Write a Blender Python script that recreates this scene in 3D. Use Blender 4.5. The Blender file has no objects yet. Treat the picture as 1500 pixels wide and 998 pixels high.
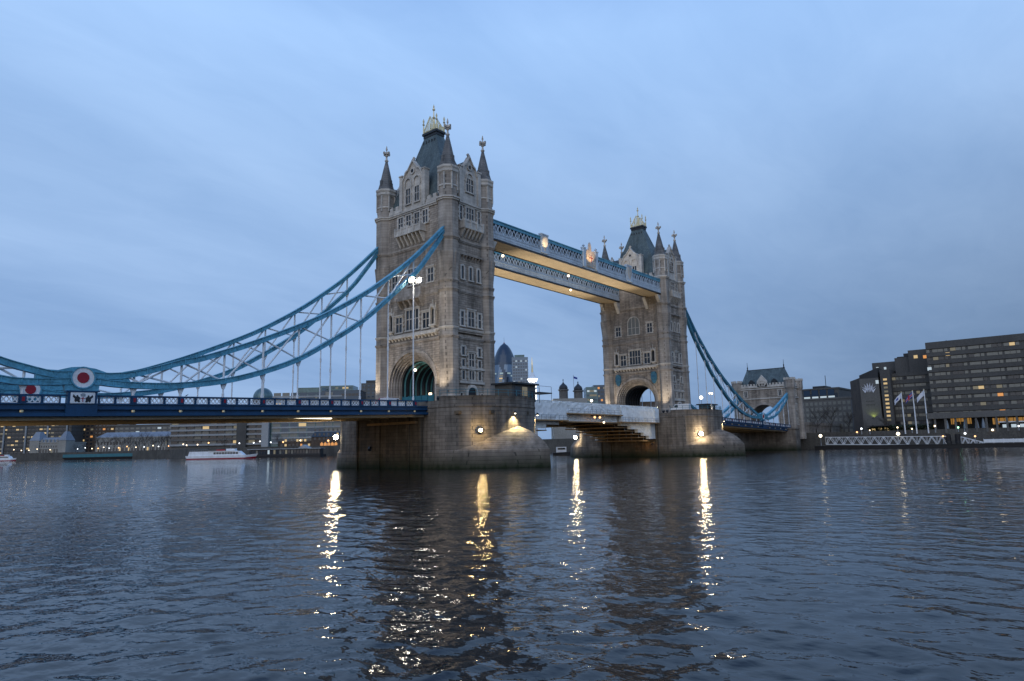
import bpy, bmesh, math, random
import numpy as np
from mathutils import Vector, Matrix
random.seed(7)
R = math.radians
SC = bpy.context.scene
COL = SC.collection

# ------------------------------------------------------------------ camera
CX, CY, CZ = -89.787, -94.659, 3.352
YAW, PITCH, ROLL, FPX = R(39.932), R(8.867), R(-1.183), 996.3     # FPX for a 1500 px wide frame
fw = Vector((math.cos(YAW)*math.cos(PITCH), math.sin(YAW)*math.cos(PITCH), math.sin(PITCH)))
rt = Vector((math.sin(YAW), -math.cos(YAW), 0)); up = rt.cross(fw)
cr, sr = math.cos(ROLL), math.sin(ROLL)
rt, up = rt*cr + up*sr, up*cr - rt*sr
cd = bpy.data.cameras.new('camera'); cam = bpy.data.objects.new('camera', cd); COL.objects.link(cam)
cd.sensor_width = 36; cd.lens = FPX/1500*36; cd.clip_start = 0.5; cd.clip_end = 12000
m3 = Matrix((rt, up, -fw)).transposed()
cam.matrix_world = Matrix.Translation((CX, CY, CZ)) @ m3.to_4x4()
SC.camera = cam
def ray(px, py):
    return Vector((CX, CY, CZ)), fw + rt*((px-750)/FPX) - up*((py-499)/FPX)
def at(px, py, ax, val):                 # where the sight line of a pixel meets the plane x/y/z = val
    o, d = ray(px, py); return o + d*((val-o[ax])/d[ax])

# ------------------------------------------------------------------ sky, sun, exposure
W = bpy.data.worlds.new('World'); SC.world = W; W.use_nodes = True
nt = W.node_tree; N, L = nt.nodes, nt.links
bg = N['Background']
SUN_EL, SUN_AZ = R(2.0), R(250)          # low in the west, behind cloud
sky = N.new('ShaderNodeTexSky'); sky.sky_type = 'NISHITA'; sky.sun_disc = False
sky.sun_elevation = SUN_EL; sky.sun_rotation = SUN_AZ; sky.air_density = 1.0; sky.dust_density = 1.0; sky.ozone_density = 3.0
tc = N.new('ShaderNodeTexCoord'); sp = N.new('ShaderNodeSeparateXYZ'); L.new(tc.outputs['Generated'], sp.inputs[0])
def wm(op, a, b=None, c=None):
    n = N.new('ShaderNodeMath'); n.operation = op
    for i, v in enumerate((a, b, c)):
        if v is None: continue
        if isinstance(v, (int, float)): n.inputs[i].default_value = v
        else: L.new(v, n.inputs[i])
    return n.outputs[0]
zc = wm('MAXIMUM', sp.outputs[2], 0.0)
den = wm('ADD', zc, 0.13)
cu = wm('DIVIDE', sp.outputs[0], den); cv = wm('DIVIDE', sp.outputs[1], den)
cmb = N.new('ShaderNodeCombineXYZ'); L.new(cu, cmb.inputs[0]); L.new(cv, cmb.inputs[1])
mp = N.new('ShaderNodeMapping'); L.new(cmb.outputs[0], mp.inputs[0])
mp.inputs['Rotation'].default_value = (0, 0, R(-62)); mp.inputs['Scale'].default_value = (0.32, 1.1, 1)
mp.inputs['Location'].default_value = (3.1, 1.7, 0)
n1 = N.new('ShaderNodeTexNoise'); L.new(mp.outputs[0], n1.inputs['Vector'])
n1.inputs['Scale'].default_value = 1.1; n1.inputs['Detail'].default_value = 7; n1.inputs['Roughness'].default_value = 0.5
n1.inputs['Distortion'].default_value = 0.6
n2 = N.new('ShaderNodeTexNoise'); L.new(cmb.outputs[0], n2.inputs['Vector'])
n2.inputs['Scale'].default_value = 0.55; n2.inputs['Detail'].default_value = 3
n3 = N.new('ShaderNodeTexNoise'); mp3 = N.new('ShaderNodeMapping'); L.new(cmb.outputs[0], mp3.inputs[0])
mp3.inputs['Rotation'].default_value = (0, 0, R(25)); mp3.inputs['Scale'].default_value = (3.2, 6.5, 1); L.new(mp3.outputs[0], n3.inputs['Vector'])
n3.inputs['Scale'].default_value = 1.0; n3.inputs['Detail'].default_value = 5; n3.inputs['Roughness'].default_value = 0.6; n3.inputs['Distortion'].default_value = 0.8
cl = wm('ADD', wm('ADD', wm('MULTIPLY', n1.outputs[0], 0.50), wm('MULTIPLY', n2.outputs[0], 0.35)), wm('MULTIPLY', n3.outputs[0], 0.15))
rmp = N.new('ShaderNodeValToRGB'); L.new(cl, rmp.inputs[0])
e = rmp.color_ramp.elements
e[0].position = 0.31; e[0].color = (0.208, 0.345, 0.59, 1)
e[1].position = 0.68; e[1].color = (0.355, 0.515, 0.775, 1)
# elevation: darker and greyer low down, brightest half way up
er = N.new('ShaderNodeValToRGB'); L.new(zc, er.inputs[0]); ee = er.color_ramp.elements
ee[0].position = 0.0; ee[0].color = (0.66, 0.67, 0.69, 1)
ee[1].position = 0.2; ee[1].color = (0.75, 0.76, 0.78, 1)
x_ = ee.new(0.36); x_.color = (0.93, 0.93, 0.93, 1); x_ = ee.new(0.54); x_.color = (1.03, 1.07, 1.10, 1)
x_ = ee.new(0.8); x_.color = (0.52, 0.68, 0.94, 1)
mul = N.new('ShaderNodeMixRGB'); mul.blend_type = 'MULTIPLY'; mul.inputs[0].default_value = 1
L.new(rmp.outputs[0], mul.inputs[1]); L.new(er.outputs[0], mul.inputs[2])
sc10 = N.new('ShaderNodeVectorMath'); sc10.operation = 'SCALE'; sc10.inputs['Scale'].default_value = 14.0
dw = wm('ADD', wm('MULTIPLY', sp.outputs[0], 0.3), wm('MULTIPLY', sp.outputs[1], 0.95))     # afterglow side: brighter towards the west
mr = N.new('ShaderNodeMapRange'); L.new(dw, mr.inputs[0]); mr.inputs[1].default_value = 0.3; mr.inputs[2].default_value = 0.95; mr.inputs[3].default_value = 0.62; mr.inputs[4].default_value = 1.10
mz = N.new('ShaderNodeMapRange'); L.new(zc, mz.inputs[0]); mz.inputs[1].default_value = 0.05; mz.inputs[2].default_value = 0.5; mz.inputs[3].default_value = 1.0; mz.inputs[4].default_value = 0.0; mz.interpolation_type = 'SMOOTHSTEP'
azf = wm('ADD', wm('MULTIPLY', wm('SUBTRACT', mr.outputs[0], 1.0), mz.outputs[0]), 1.0)
az = N.new('ShaderNodeVectorMath'); az.operation = 'SCALE'; L.new(mul.outputs[0], az.inputs[0]); L.new(azf, az.inputs['Scale'])
L.new(az.outputs[0], sc10.inputs[0])
mixs = N.new('ShaderNodeMixRGB'); mixs.inputs[0].default_value = 0.93       # cloud deck over the clear dusk sky
L.new(sky.outputs[0], mixs.inputs[1]); L.new(sc10.outputs[0], mixs.inputs[2])
L.new(mixs.outputs[0], bg.inputs[0]); bg.inputs[1].default_value = 0.1
sl = bpy.data.lights.new('sun', 'SUN'); sun = bpy.data.objects.new('sun', sl); COL.objects.link(sun)
sl.energy = 0.85; sl.angle = R(75); sl.color = (1.0, 0.90, 0.78)      # soft glow of the veiled sun
sun.rotation_euler = Vector((-0.82, -0.36, 0.32)).to_track_quat('Z', 'Y').to_euler()
SC.view_settings.view_transform = 'Standard'; SC.view_settings.look = 'None'
SC.view_settings.exposure = 0.0; SC.view_settings.gamma = 1.0; SC.view_settings.use_curve_mapping = False
SC.render.engine = 'CYCLES'
SC.cycles.use_denoising = True
SC.cycles.max_bounces = 6; SC.cycles.diffuse_bounces = 3; SC.cycles.glossy_bounces = 3
SC.cycles.sample_clamp_indirect = 6.0
SC.cycles.caustics_reflective = False; SC.cycles.caustics_refractive = False

# ------------------------------------------------------------------ materials
M = {}
def mat(name, col, rough=0.7, metal=0.0, spec=0.4):
    m = bpy.data.materials.new(name); m.use_nodes = True; b = m.node_tree.nodes['Principled BSDF']
    b.inputs['Base Color'].default_value = (*col, 1); b.inputs['Roughness'].default_value = rough
    b.inputs['Metallic'].default_value = metal; b.inputs['Specular IOR Level'].default_value = spec
    M[name] = m; return m
def vary(m, col, amt=0.35, scale=0.8, scale2=7.0, bump=0.0, streak=0.0):
    """uneven tone: broad patches + fine grain, optional vertical dirt streaks and bump"""
    t = m.node_tree; n, l = t.nodes, t.links; b = n['Principled BSDF']
    c = n.new('ShaderNodeTexCoord')
    a = n.new('ShaderNodeTexNoise'); a.inputs['Scale'].default_value = scale; a.inputs['Detail'].default_value = 6; l.new(c.outputs['Object'], a.inputs[0])
    d = n.new('ShaderNodeTexNoise'); d.inputs['Scale'].default_value = scale2; d.inputs['Detail'].default_value = 4; l.new(c.outputs['Object'], d.inputs[0])
    s = n.new('ShaderNodeMath'); s.operation = 'ADD'; l.new(a.outputs[0], s.inputs[0]); l.new(d.outputs[0], s.inputs[1])
    src = s.outputs[0]
    if streak:
        mpp = n.new('ShaderNodeMapping'); mpp.inputs['Scale'].default_value = (1.6, 1.6, 0.08); l.new(c.outputs['Object'], mpp.inputs[0])
        g = n.new('ShaderNodeTexNoise'); g.inputs['Scale'].default_value = 1.0; g.inputs['Detail'].default_value = 5; l.new(mpp.outputs[0], g.inputs[0])
        q = n.new('ShaderNodeMath'); q.operation = 'MULTIPLY_ADD'; l.new(g.outputs[0], q.inputs[0]); q.inputs[1].default_value = streak; l.new(src, q.inputs[2]); 
        q2 = n.new('ShaderNodeMath'); q2.operation = 'SUBTRACT'; l.new(q.outputs[0], q2.inputs[0]); q2.inputs[1].default_value = streak*0.5
        src = q2.outputs[0]
    r = n.new('ShaderNodeMapRange'); l.new(src, r.inputs[0]); r.inputs[1].default_value = 0.65; r.inputs[2].default_value = 1.35
    r.inputs[3].default_value = 1-amt; r.inputs[4].default_value = 1+amt
    v = n.new('ShaderNodeVectorMath'); v.operation = 'SCALE'; v.inputs[0].default_value = col; l.new(r.outputs[0], v.inputs['Scale'])
    l.new(v.outputs[0], b.inputs['Base Color'])
    if bump:
        bp = n.new('ShaderNodeBump'); bp.inputs['Strength'].default_value = bump; bp.inputs['Distance'].default_value = 0.05
        l.new(d.outputs[0], bp.inputs['Height']); l.new(bp.outputs[0], b.inputs['Normal'])
    return m
def masonry(name, c1, c2, mortar, bw, bh, rough=0.85, dirt=0.35, tide=None, bump=0.5, msize=0.02):
    """coursed blocks on object coordinates, broad weathering and (for the piers) a tide stain"""
    m = bpy.data.materials.new(name); m.use_nodes = True; t = m.node_tree; n, l = t.nodes, t.links; b = n['Principled BSDF']
    b.inputs['Roughness'].default_value = rough; b.inputs['Specular IOR Level'].default_value = 0.25
    c = n.new('ShaderNodeTexCoord'); s = n.new('ShaderNodeSeparateXYZ'); l.new(c.outputs['Object'], s.inputs[0])
    a = n.new('ShaderNodeMath'); a.operation = 'MULTIPLY_ADD'; l.new(s.outputs[1], a.inputs[0]); a.inputs[1].default_value = 0.83; l.new(s.outputs[0], a.inputs[2])
    k = n.new('ShaderNodeCombineXYZ'); l.new(a.outputs[0], k.inputs[0]); l.new(s.outputs[2], k.inputs[1])
    br = n.new('ShaderNodeTexBrick'); l.new(k.outputs[0], br.inputs[0])
    br.inputs['Color1'].default_value = (*c1, 1); br.inputs['Color2'].default_value = (*c2, 1); br.inputs['Mortar'].default_value = (*mortar, 1)
    br.inputs['Scale'].default_value = 1; br.inputs['Brick Width'].default_value = bw; br.inputs['Row Height'].default_value = bh
    br.inputs['Mortar Size'].default_value = msize; br.inputs['Mortar Smooth'].default_value = 0.4; br.inputs['Bias'].default_value = 0.0
    no = n.new('ShaderNodeTexNoise'); no.inputs['Scale'].default_value = 0.28; no.inputs['Detail'].default_value = 8; no.inputs['Roughness'].default_value = 0.65; l.new(c.outputs['Object'], no.inputs[0])
    mpp = n.new('ShaderNodeMapping'); mpp.inputs['Scale'].default_value = (1.1, 1.1, 0.12); l.new(c.outputs['Object'], mpp.inputs[0])
    st = n.new('ShaderNodeTexNoise'); st.inputs['Scale'].default_value = 1; st.inputs['Detail'].default_value = 6; l.new(mpp.outputs[0], st.inputs[0])
    ad = n.new('ShaderNodeMath'); ad.operation = 'ADD'; l.new(no.outputs[0], ad.inputs[0]); l.new(st.outputs[0], ad.inputs[1])
    r = n.new('ShaderNodeMapRange'); l.new(ad.outputs[0], r.inputs[0]); r.inputs[1].default_value = 0.7; r.inputs[2].default_value = 1.3
    r.inputs[3].default_value = 1-dirt; r.inputs[4].default_value = 1+dirt*0.7
    v = n.new('ShaderNodeVectorMath'); v.operation = 'SCALE'; l.new(br.outputs['Color'], v.inputs[0]); l.new(r.outputs[0], v.inputs['Scale'])
    out = v.outputs[0]
    if tide:
        z0, z1, colr = tide
        w = n.new('ShaderNodeMath'); w.operation = 'MULTIPLY_ADD'; l.new(st.outputs[0], w.inputs[0]); w.inputs[1].default_value = -2.2; l.new(s.outputs[2], w.inputs[2])
        tr = n.new('ShaderNodeMapRange'); l.new(w.outputs[0], tr.inputs[0]); tr.inputs[1].default_value = z0; tr.inputs[2].default_value = z1
        mx = n.new('ShaderNodeMixRGB'); l.new(tr.outputs[0], mx.inputs[0]); mx.inputs[1].default_value = (*colr, 1); l.new(out, mx.inputs[2]); out = mx.outputs[0]
    l.new(out, b.inputs['Base Color'])
    fn = n.new('ShaderNodeTexNoise'); fn.inputs['Scale'].default_value = 5; fn.inputs['Detail'].default_value = 5; l.new(c.outputs['Object'], fn.inputs[0])
    h = n.new('ShaderNodeMath'); h.operation = 'MULTIPLY_ADD'; l.new(br.outputs['Fac'], h.inputs[0]); h.inputs[1].default_value = -1.0; l.new(fn.outputs[0], h.inputs[2])
    bp = n.new('ShaderNodeBump'); bp.inputs['Strength'].default_value = bump; bp.inputs['Distance'].default_value = 0.08
    l.new(h.outputs[0], bp.inputs['Height']); l.new(bp.outputs[0], b.inputs['Normal'])
    M[name] = m; return m
def emit(name, col, s, sample=True):
    m = bpy.data.materials.new(name); m.use_nodes = True; b = m.node_tree.nodes['Principled BSDF']
    b.inputs['Base Color'].default_value = (0.05, 0.05, 0.05, 1); b.inputs['Roughness'].default_value = 0.3
    b.inputs['Emission Color'].default_value = (*col, 1); b.inputs['Emission Strength'].default_value = s
    if not sample: m.cycles.emission_sampling = 'NONE'
    M[name] = m; return m
masonry('tower_stone', (0.43, 0.36, 0.29), (0.30, 0.25, 0.20), (0.17, 0.145, 0.12), 1.05, 0.42, dirt=0.55, bump=0.9, msize=0.025)
masonry('turret_stone', (0.42, 0.365, 0.305), (0.34, 0.295, 0.25), (0.19, 0.165, 0.14), 1.6, 0.55, dirt=0.5, bump=0.5)
masonry('dressed_stone', (0.64, 0.585, 0.51), (0.53, 0.485, 0.42), (0.30, 0.28, 0.24), 1.4, 0.6, dirt=0.3, bump=0.3, msize=0.012)
masonry('pier_stone', (0.225, 0.195, 0.162), (0.175, 0.152, 0.127), (0.082, 0.073, 0.063), 1.7, 0.62, dirt=0.55, bump=0.75, msize=0.025, tide=(-1.1, 1.5, (0.016, 0.024, 0.009)))
masonry('soot_shade_stone', (0.15, 0.115, 0.078), (0.105, 0.082, 0.056), (0.05, 0.042, 0.032), 1.7, 0.62, dirt=0.6, bump=0.6, msize=0.025, tide=(-1.1, 1.5, (0.016, 0.024, 0.009)))  # stained stone, with the shade under the decks also put into its colour
masonry('slate', (0.125, 0.165, 0.165), (0.095, 0.125, 0.13), (0.04, 0.055, 0.06), 0.45, 0.3, rough=0.55, dirt=0.4, bump=0.4)
masonry('spire_stone', (0.21, 0.20, 0.19), (0.15, 0.15, 0.145), (0.08, 0.08, 0.08), 0.8, 0.45, dirt=0.4, bump=0.4)
masonry('brown_brick', (0.12, 0.085, 0.06), (0.085, 0.06, 0.045), (0.08, 0.07, 0.06), 0.6, 0.2, dirt=0.3, bump=0.3)
vary(mat('chain_blue', (0.10, 0.33, 0.45), 0.42), (0.10, 0.33, 0.45), 0.38, 0.5, 4, streak=0.5)
vary(mat('walk_blue', (0.54, 0.61, 0.66), 0.5), (0.54, 0.61, 0.66), 0.22, 0.5, 4, streak=0.5)
vary(mat('teal_blue', (0.03, 0.16, 0.20), 0.45), (0.03, 0.16, 0.20), 0.2, 0.5, 4)
vary(mat('crest_blue', (0.045, 0.15, 0.22), 0.5), (0.045, 0.15, 0.22), 0.3, 1.5, 6)
vary(mat('rib_teal', (0.10, 0.28, 0.29), 0.45), (0.10, 0.28, 0.29), 0.2, 0.5, 4)
vary(mat('navy_blue', (0.008, 0.052, 0.125), 0.4), (0.008, 0.052, 0.125), 0.25, 0.6, 5, streak=0.5)
vary(mat('white_paint', (0.76, 0.78, 0.79), 0.5), (0.76, 0.78, 0.79), 0.18, 0.6, 5, streak=0.6)
vary(mat('white_sheet', (0.80, 0.82, 0.80), 0.55), (0.80, 0.82, 0.80), 0.2, 0.35, 1.6, bump=0.35, streak=0.5)
vary(mat('red_paint', (0.30, 0.015, 0.03), 0.4), (0.30, 0.015, 0.03), 0.2)
vary(mat('gold', (0.86, 0.70, 0.40), 0.34, 0.45), (0.86, 0.70, 0.40), 0.18, 2, 9)
vary(mat('cream_soffit', (0.58, 0.48, 0.33), 0.7), (0.58, 0.48, 0.33), 0.2, 0.4, 3)
vary(mat('timber', (0.34, 0.215, 0.105), 0.8), (0.34, 0.215, 0.105), 0.4, 0.7, 5)
vary(mat('lead', (0.025, 0.028, 0.032), 0.5), (0.025, 0.028, 0.032), 0.3)
vary(mat('dark_metal', (0.03, 0.033, 0.038), 0.45, 0.3), (0.03, 0.033, 0.038), 0.3)
vary(mat('grey_metal', (0.30, 0.33, 0.36), 0.4, 0.3), (0.30, 0.33, 0.36), 0.2)
vary(mat('asphalt', (0.05, 0.05, 0.052), 0.85), (0.05, 0.05, 0.052), 0.3)
vary(mat('paving', (0.14, 0.135, 0.125), 0.85), (0.14, 0.135, 0.125), 0.3)
vary(mat('bank_ground', (0.08, 0.08, 0.075), 0.9), (0.08, 0.08, 0.075), 0.3, 0.05, 1)
vary(mat('quay_stone', (0.085, 0.08, 0.07), 0.85), (0.085, 0.08, 0.07), 0.45, 0.15, 2, bump=0.4, streak=0.6)
vary(mat('concrete_dark', (0.090, 0.087, 0.081), 0.85), (0.090, 0.087, 0.081), 0.22, 0.12, 2, bump=0.3, streak=0.5)
vary(mat('concrete_mid', (0.135, 0.13, 0.12), 0.85), (0.135, 0.13, 0.12), 0.25, 0.1, 2, streak=0.4)
vary(mat('concrete_pale', (0.33, 0.34, 0.34), 0.8), (0.33, 0.34, 0.34), 0.2, 0.1, 2, streak=0.4)
vary(mat('pale_stone', (0.30, 0.29, 0.26), 0.85), (0.30, 0.29, 0.26), 0.25, 0.1, 1.5, streak=0.4)
vary(mat('pale_roof', (0.22, 0.25, 0.29), 0.7), (0.22, 0.25, 0.29), 0.25, 0.1, 1.5)
vary(mat('bark', (0.05, 0.04, 0.032), 0.9), (0.05, 0.04, 0.032), 0.4)
vary(mat('hedge', (0.03, 0.045, 0.02), 0.8), (0.03, 0.045, 0.02), 0.4)
vary(mat('black_hull', (0.012, 0.012, 0.014), 0.5), (0.012, 0.012, 0.014), 0.4)
vary(mat('canvas', (0.22, 0.26, 0.30), 0.8), (0.22, 0.26, 0.30), 0.2)
vary(mat('glass_green', (0.10, 0.16, 0.17), 0.18, 0.35), (0.10, 0.16, 0.17), 0.3, 0.05, 0.4)
mat('rubber', (0.02, 0.02, 0.02), 0.8)
mat('flag_white', (0.70, 0.72, 0.78), 0.8); mat('flag_red', (0.45, 0.03, 0.05), 0.8); mat('flag_blue', (0.03, 0.06, 0.3), 0.8)
mat('glass', (0.028, 0.033, 0.040), 0.12, 0, 0.6)
mat('glass_sky', (0.05, 0.075, 0.11), 0.08, 0.6, 0.6)
mat('glass_navy', (0.035, 0.055, 0.085), 0.2, 0.3, 0.6)
mat('glass_pale', (0.14, 0.19, 0.25), 0.15, 0.4, 0.6)
mat('glass_dull', (0.20, 0.195, 0.165), 0.3, 0, 0.6)
emit('lit_warm', (1.0, 0.72, 0.34), 0.6, False); emit('lit_soft', (0.9, 0.8, 0.52), 0.15, False)
emit('lit_orange', (1.0, 0.42, 0.10), 0.7, False); emit('lit_cool', (0.72, 0.88, 1.0), 0.6, False); emit('lit_green', (0.5, 1.0, 0.6), 0.8, False)
emit('lit_cyan', (0.62, 0.86, 0.95), 0.42, False); emit('lit_restaurant', (1.0, 0.50, 0.10), 0.28, False)
emit('lamp_warm', (1.0, 0.78, 0.48), 200); emit('lamp_gold', (1.0, 0.70, 0.30), 170); emit('lamp_white', (1.0, 0.90, 0.74), 170)
emit('lamp_far', (1.0, 0.78, 0.52), 4, False); emit('lamp_far_cool', (0.9, 0.95, 1.0), 3, False); emit('lamp_far_orange', (1.0, 0.5, 0.2), 3, False)
emit('lamp_strip', (1.0, 0.86, 0.62), 5)
emit('lit_spire', (0.95, 1.0, 0.95), 0.0, False)

# ------------------------------------------------------------------ mesh builder
class MB:
    def __init__(s): s.v = []; s.f = []
    def add(s, vs, fs):
        o = len(s.v); s.v += [tuple(p) for p in vs]; s.f += [tuple(i+o for i in f) for f in fs]; return s
    def hexa(s, p):       # 8 points: bottom 4 ring, top 4 ring
        return s.add(p, [(0,1,2,3),(4,5,6,7),(0,1,5,4),(1,2,6,5),(2,3,7,6),(3,0,4,7)])
    def box(s, x0, x1, y0, y1, z0, z1):
        return s.hexa([(x0,y0,z0),(x1,y0,z0),(x1,y1,z0),(x0,y1,z0),(x0,y0,z1),(x1,y0,z1),(x1,y1,z1),(x0,y1,z1)])
    def boxF(s, F, u0, u1, v0, v1, d0, d1):
        return s.hexa([F(u0,v0,d0),F(u1,v0,d0),F(u1,v0,d1),F(u0,v0,d1),F(u0,v1,d0),F(u1,v1,d0),F(u1,v1,d1),F(u0,v1,d1)])
    def prismF(s, F, poly, d0, d1):
        n = len(poly); vs = [F(u,v,d0) for u,v in poly]+[F(u,v,d1) for u,v in poly]
        return s.add(vs, [tuple(range(n)), tuple(range(n,2*n))]+[(i,(i+1)%n,n+(i+1)%n,n+i) for i in range(n)])
    def bandF(s, F, outer, inner, d0, d1):   # solid strip between two open polylines
        n = len(outer); vs = []
        for d in (d0, d1): vs += [F(u,v,d) for u,v in outer]+[F(u,v,d) for u,v in inner]
        fs = []
        for i in range(n-1):
            a, b, c, e = i, i+1, n+i+1, n+i; o = 2*n
            fs += [(a,b,c,e),(a+o,b+o,c+o,e+o),(a,b,b+o,a+o),(e,c,c+o,e+o)]
        fs += [(0,n,3*n,2*n),(n-1,2*n-1,4*n-1,3*n-1)]
        return s.add(vs, fs)
    def rings(s, rs, cap=True, closed=True):
        n = len(rs[0]); vs = [p for r in rs for p in r]; fs = []
        for k in range(len(rs)-1):
            for i in range(n if closed else n-1): fs.append((k*n+i, k*n+(i+1)%n, (k+1)*n+(i+1)%n, (k+1)*n+i))
        if cap: fs += [tuple(range(n)), tuple(range((len(rs)-1)*n, len(rs)*n))]
        return s.add(vs, fs)
    def lathe(s, cx, cy, prof, n=8, rot=None):
        rot = math.pi/n if rot is None else rot
        return s.rings([[(cx+r*math.cos(rot+2*math.pi*i/n), cy+r*math.sin(rot+2*math.pi*i/n), z) for i in range(n)] for r, z in prof])
    def bar(s, a, b, w, h=None):           # rectangular bar a->b
        h = h or w; a, b = Vector(a), Vector(b); d = (b-a).normalized()
        q = Vector((0,0,1)) if abs(d.z) < 0.95 else Vector((1,0,0))
        x = d.cross(q).normalized()*w/2; y = x.cross(d).normalized()*h/2
        return s.hexa([a-x-y,a+x-y,a+x+y,a-x+y,b-x-y,b+x-y,b+x+y,b-x+y])
    def tube(s, a, b, r, r2=None, n=6):
        r2 = r if r2 is None else r2; a, b = Vector(a), Vector(b); d = (b-a).normalized()
        q = Vector((0,0,1)) if abs(d.z) < 0.95 else Vector((1,0,0))
        x = d.cross(q).normalized(); y = x.cross(d).normalized()
        return s.rings([[p+(x*math.cos(t)+y*math.sin(t))*k for t in [2*math.pi*i/n for i in range(n)]] for p, k in ((a, r), (b, r2))])
    def ball(s, c, r, n=12, m=8, sz=1.0):
        c = Vector(c)
        return s.rings([[(c.x+r*math.sin(t)*math.cos(2*math.pi*i/n), c.y+r*math.sin(t)*math.sin(2*math.pi*i/n), c.z-sz*r*math.cos(t)) for i in range(n)]
                        for t in [max(0.05, min(math.pi-0.05, math.pi*k/m)) for k in range(m+1)]])
    def sweep(s, pts, w, h):               # plate girder following pts in an XZ plane
        rs = []
        for i, p in enumerate(pts):
            p = Vector(p); a = Vector(pts[max(0, i-1)]); b = Vector(pts[min(len(pts)-1, i+1)])
            d = (b-a).normalized(); nrm = Vector((-d.z, 0, d.x))
            if nrm.z < 0: nrm = -nrm
            yv = Vector((0, w/2, 0)); rs.append([p-yv-nrm*h/2, p+yv-nrm*h/2, p+yv+nrm*h/2, p-yv+nrm*h/2])
        return s.rings(rs)
    def build(s, name, m, parent=None, org=None, smooth=False):
        me = bpy.data.meshes.new(name)
        o_ = Vector(org) if org is not None else (ORG.get(parent.name, Vector((0,0,0))) if parent else Vector((0,0,0)))
        me.from_pydata([tuple(Vector(p)-o_) for p in s.v], [], s.f)
        bm = bmesh.new(); bm.from_mesh(me); bmesh.ops.recalc_face_normals(bm, faces=bm.faces); bm.to_mesh(me); bm.free()
        if smooth: me.polygons.foreach_set('use_smooth', [True]*len(me.polygons))
        me.materials.append(M[m] if isinstance(m, str) else m)
        ob = bpy.data.objects.new(name, me); COL.objects.link(ob)
        if parent:
            ob.parent = parent; ORG[ob.name] = o_
        elif org is not None: ob.location = o_
        return ob
ORG = {}
def thing(name, label, cat, loc, group=None):
    o = bpy.data.objects.new(name, None); COL.objects.link(o); o.location = loc; o.empty_display_size = 0.5
    ORG[o.name] = Vector(loc); tag(o, label, cat, group); return o
def tag(o, label, cat, group=None):
    o['label'] = label; o['category'] = cat
    if group: o['group'] = group
    return o
def struct(name, mb, m, smooth=False):
    o = mb.build(name, m, smooth=smooth); o['kind'] = 'structure'; return o
def copy_thing(root, label, loc=None, rotz=None, scale=None):
    def rec(o, par):
        c = o.copy(); COL.objects.link(c)
        if par: c.parent = par
        for ch in list(o.children): rec(ch, c)
        return c
    r = rec(root, None); r['label'] = label
    if loc is not None: r.location = loc
    if rotz is not None: r.rotation_euler = (0, 0, rotz)
    if scale is not None: r.scale = (scale, scale, scale)
    return r
def arc(hw, z0, rise, n=24, cu=0.0, pw=2.0):       # elliptical arch outline, left to right
    return [(cu-hw*math.cos(math.pi*i/n), z0+rise*math.sin(math.pi*i/n)) for i in range(n+1)]
def spline(pts, k=6):
    out = []; P = [np.array(p, float) for p in pts]
    for i in range(len(P)-1):
        p0 = P[max(0, i-1)]; p1 = P[i]; p2 = P[i+1]; p3 = P[min(len(P)-1, i+2)]
        for j in range(k):
            t = j/k; out.append(tuple(0.5*((2*p1)+(-p0+p2)*t+(2*p0-5*p1+4*p2-p3)*t*t+(-p0+3*p1-3*p2+p3)*t**3)))
    out.append(tuple(P[-1])); return out
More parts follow.
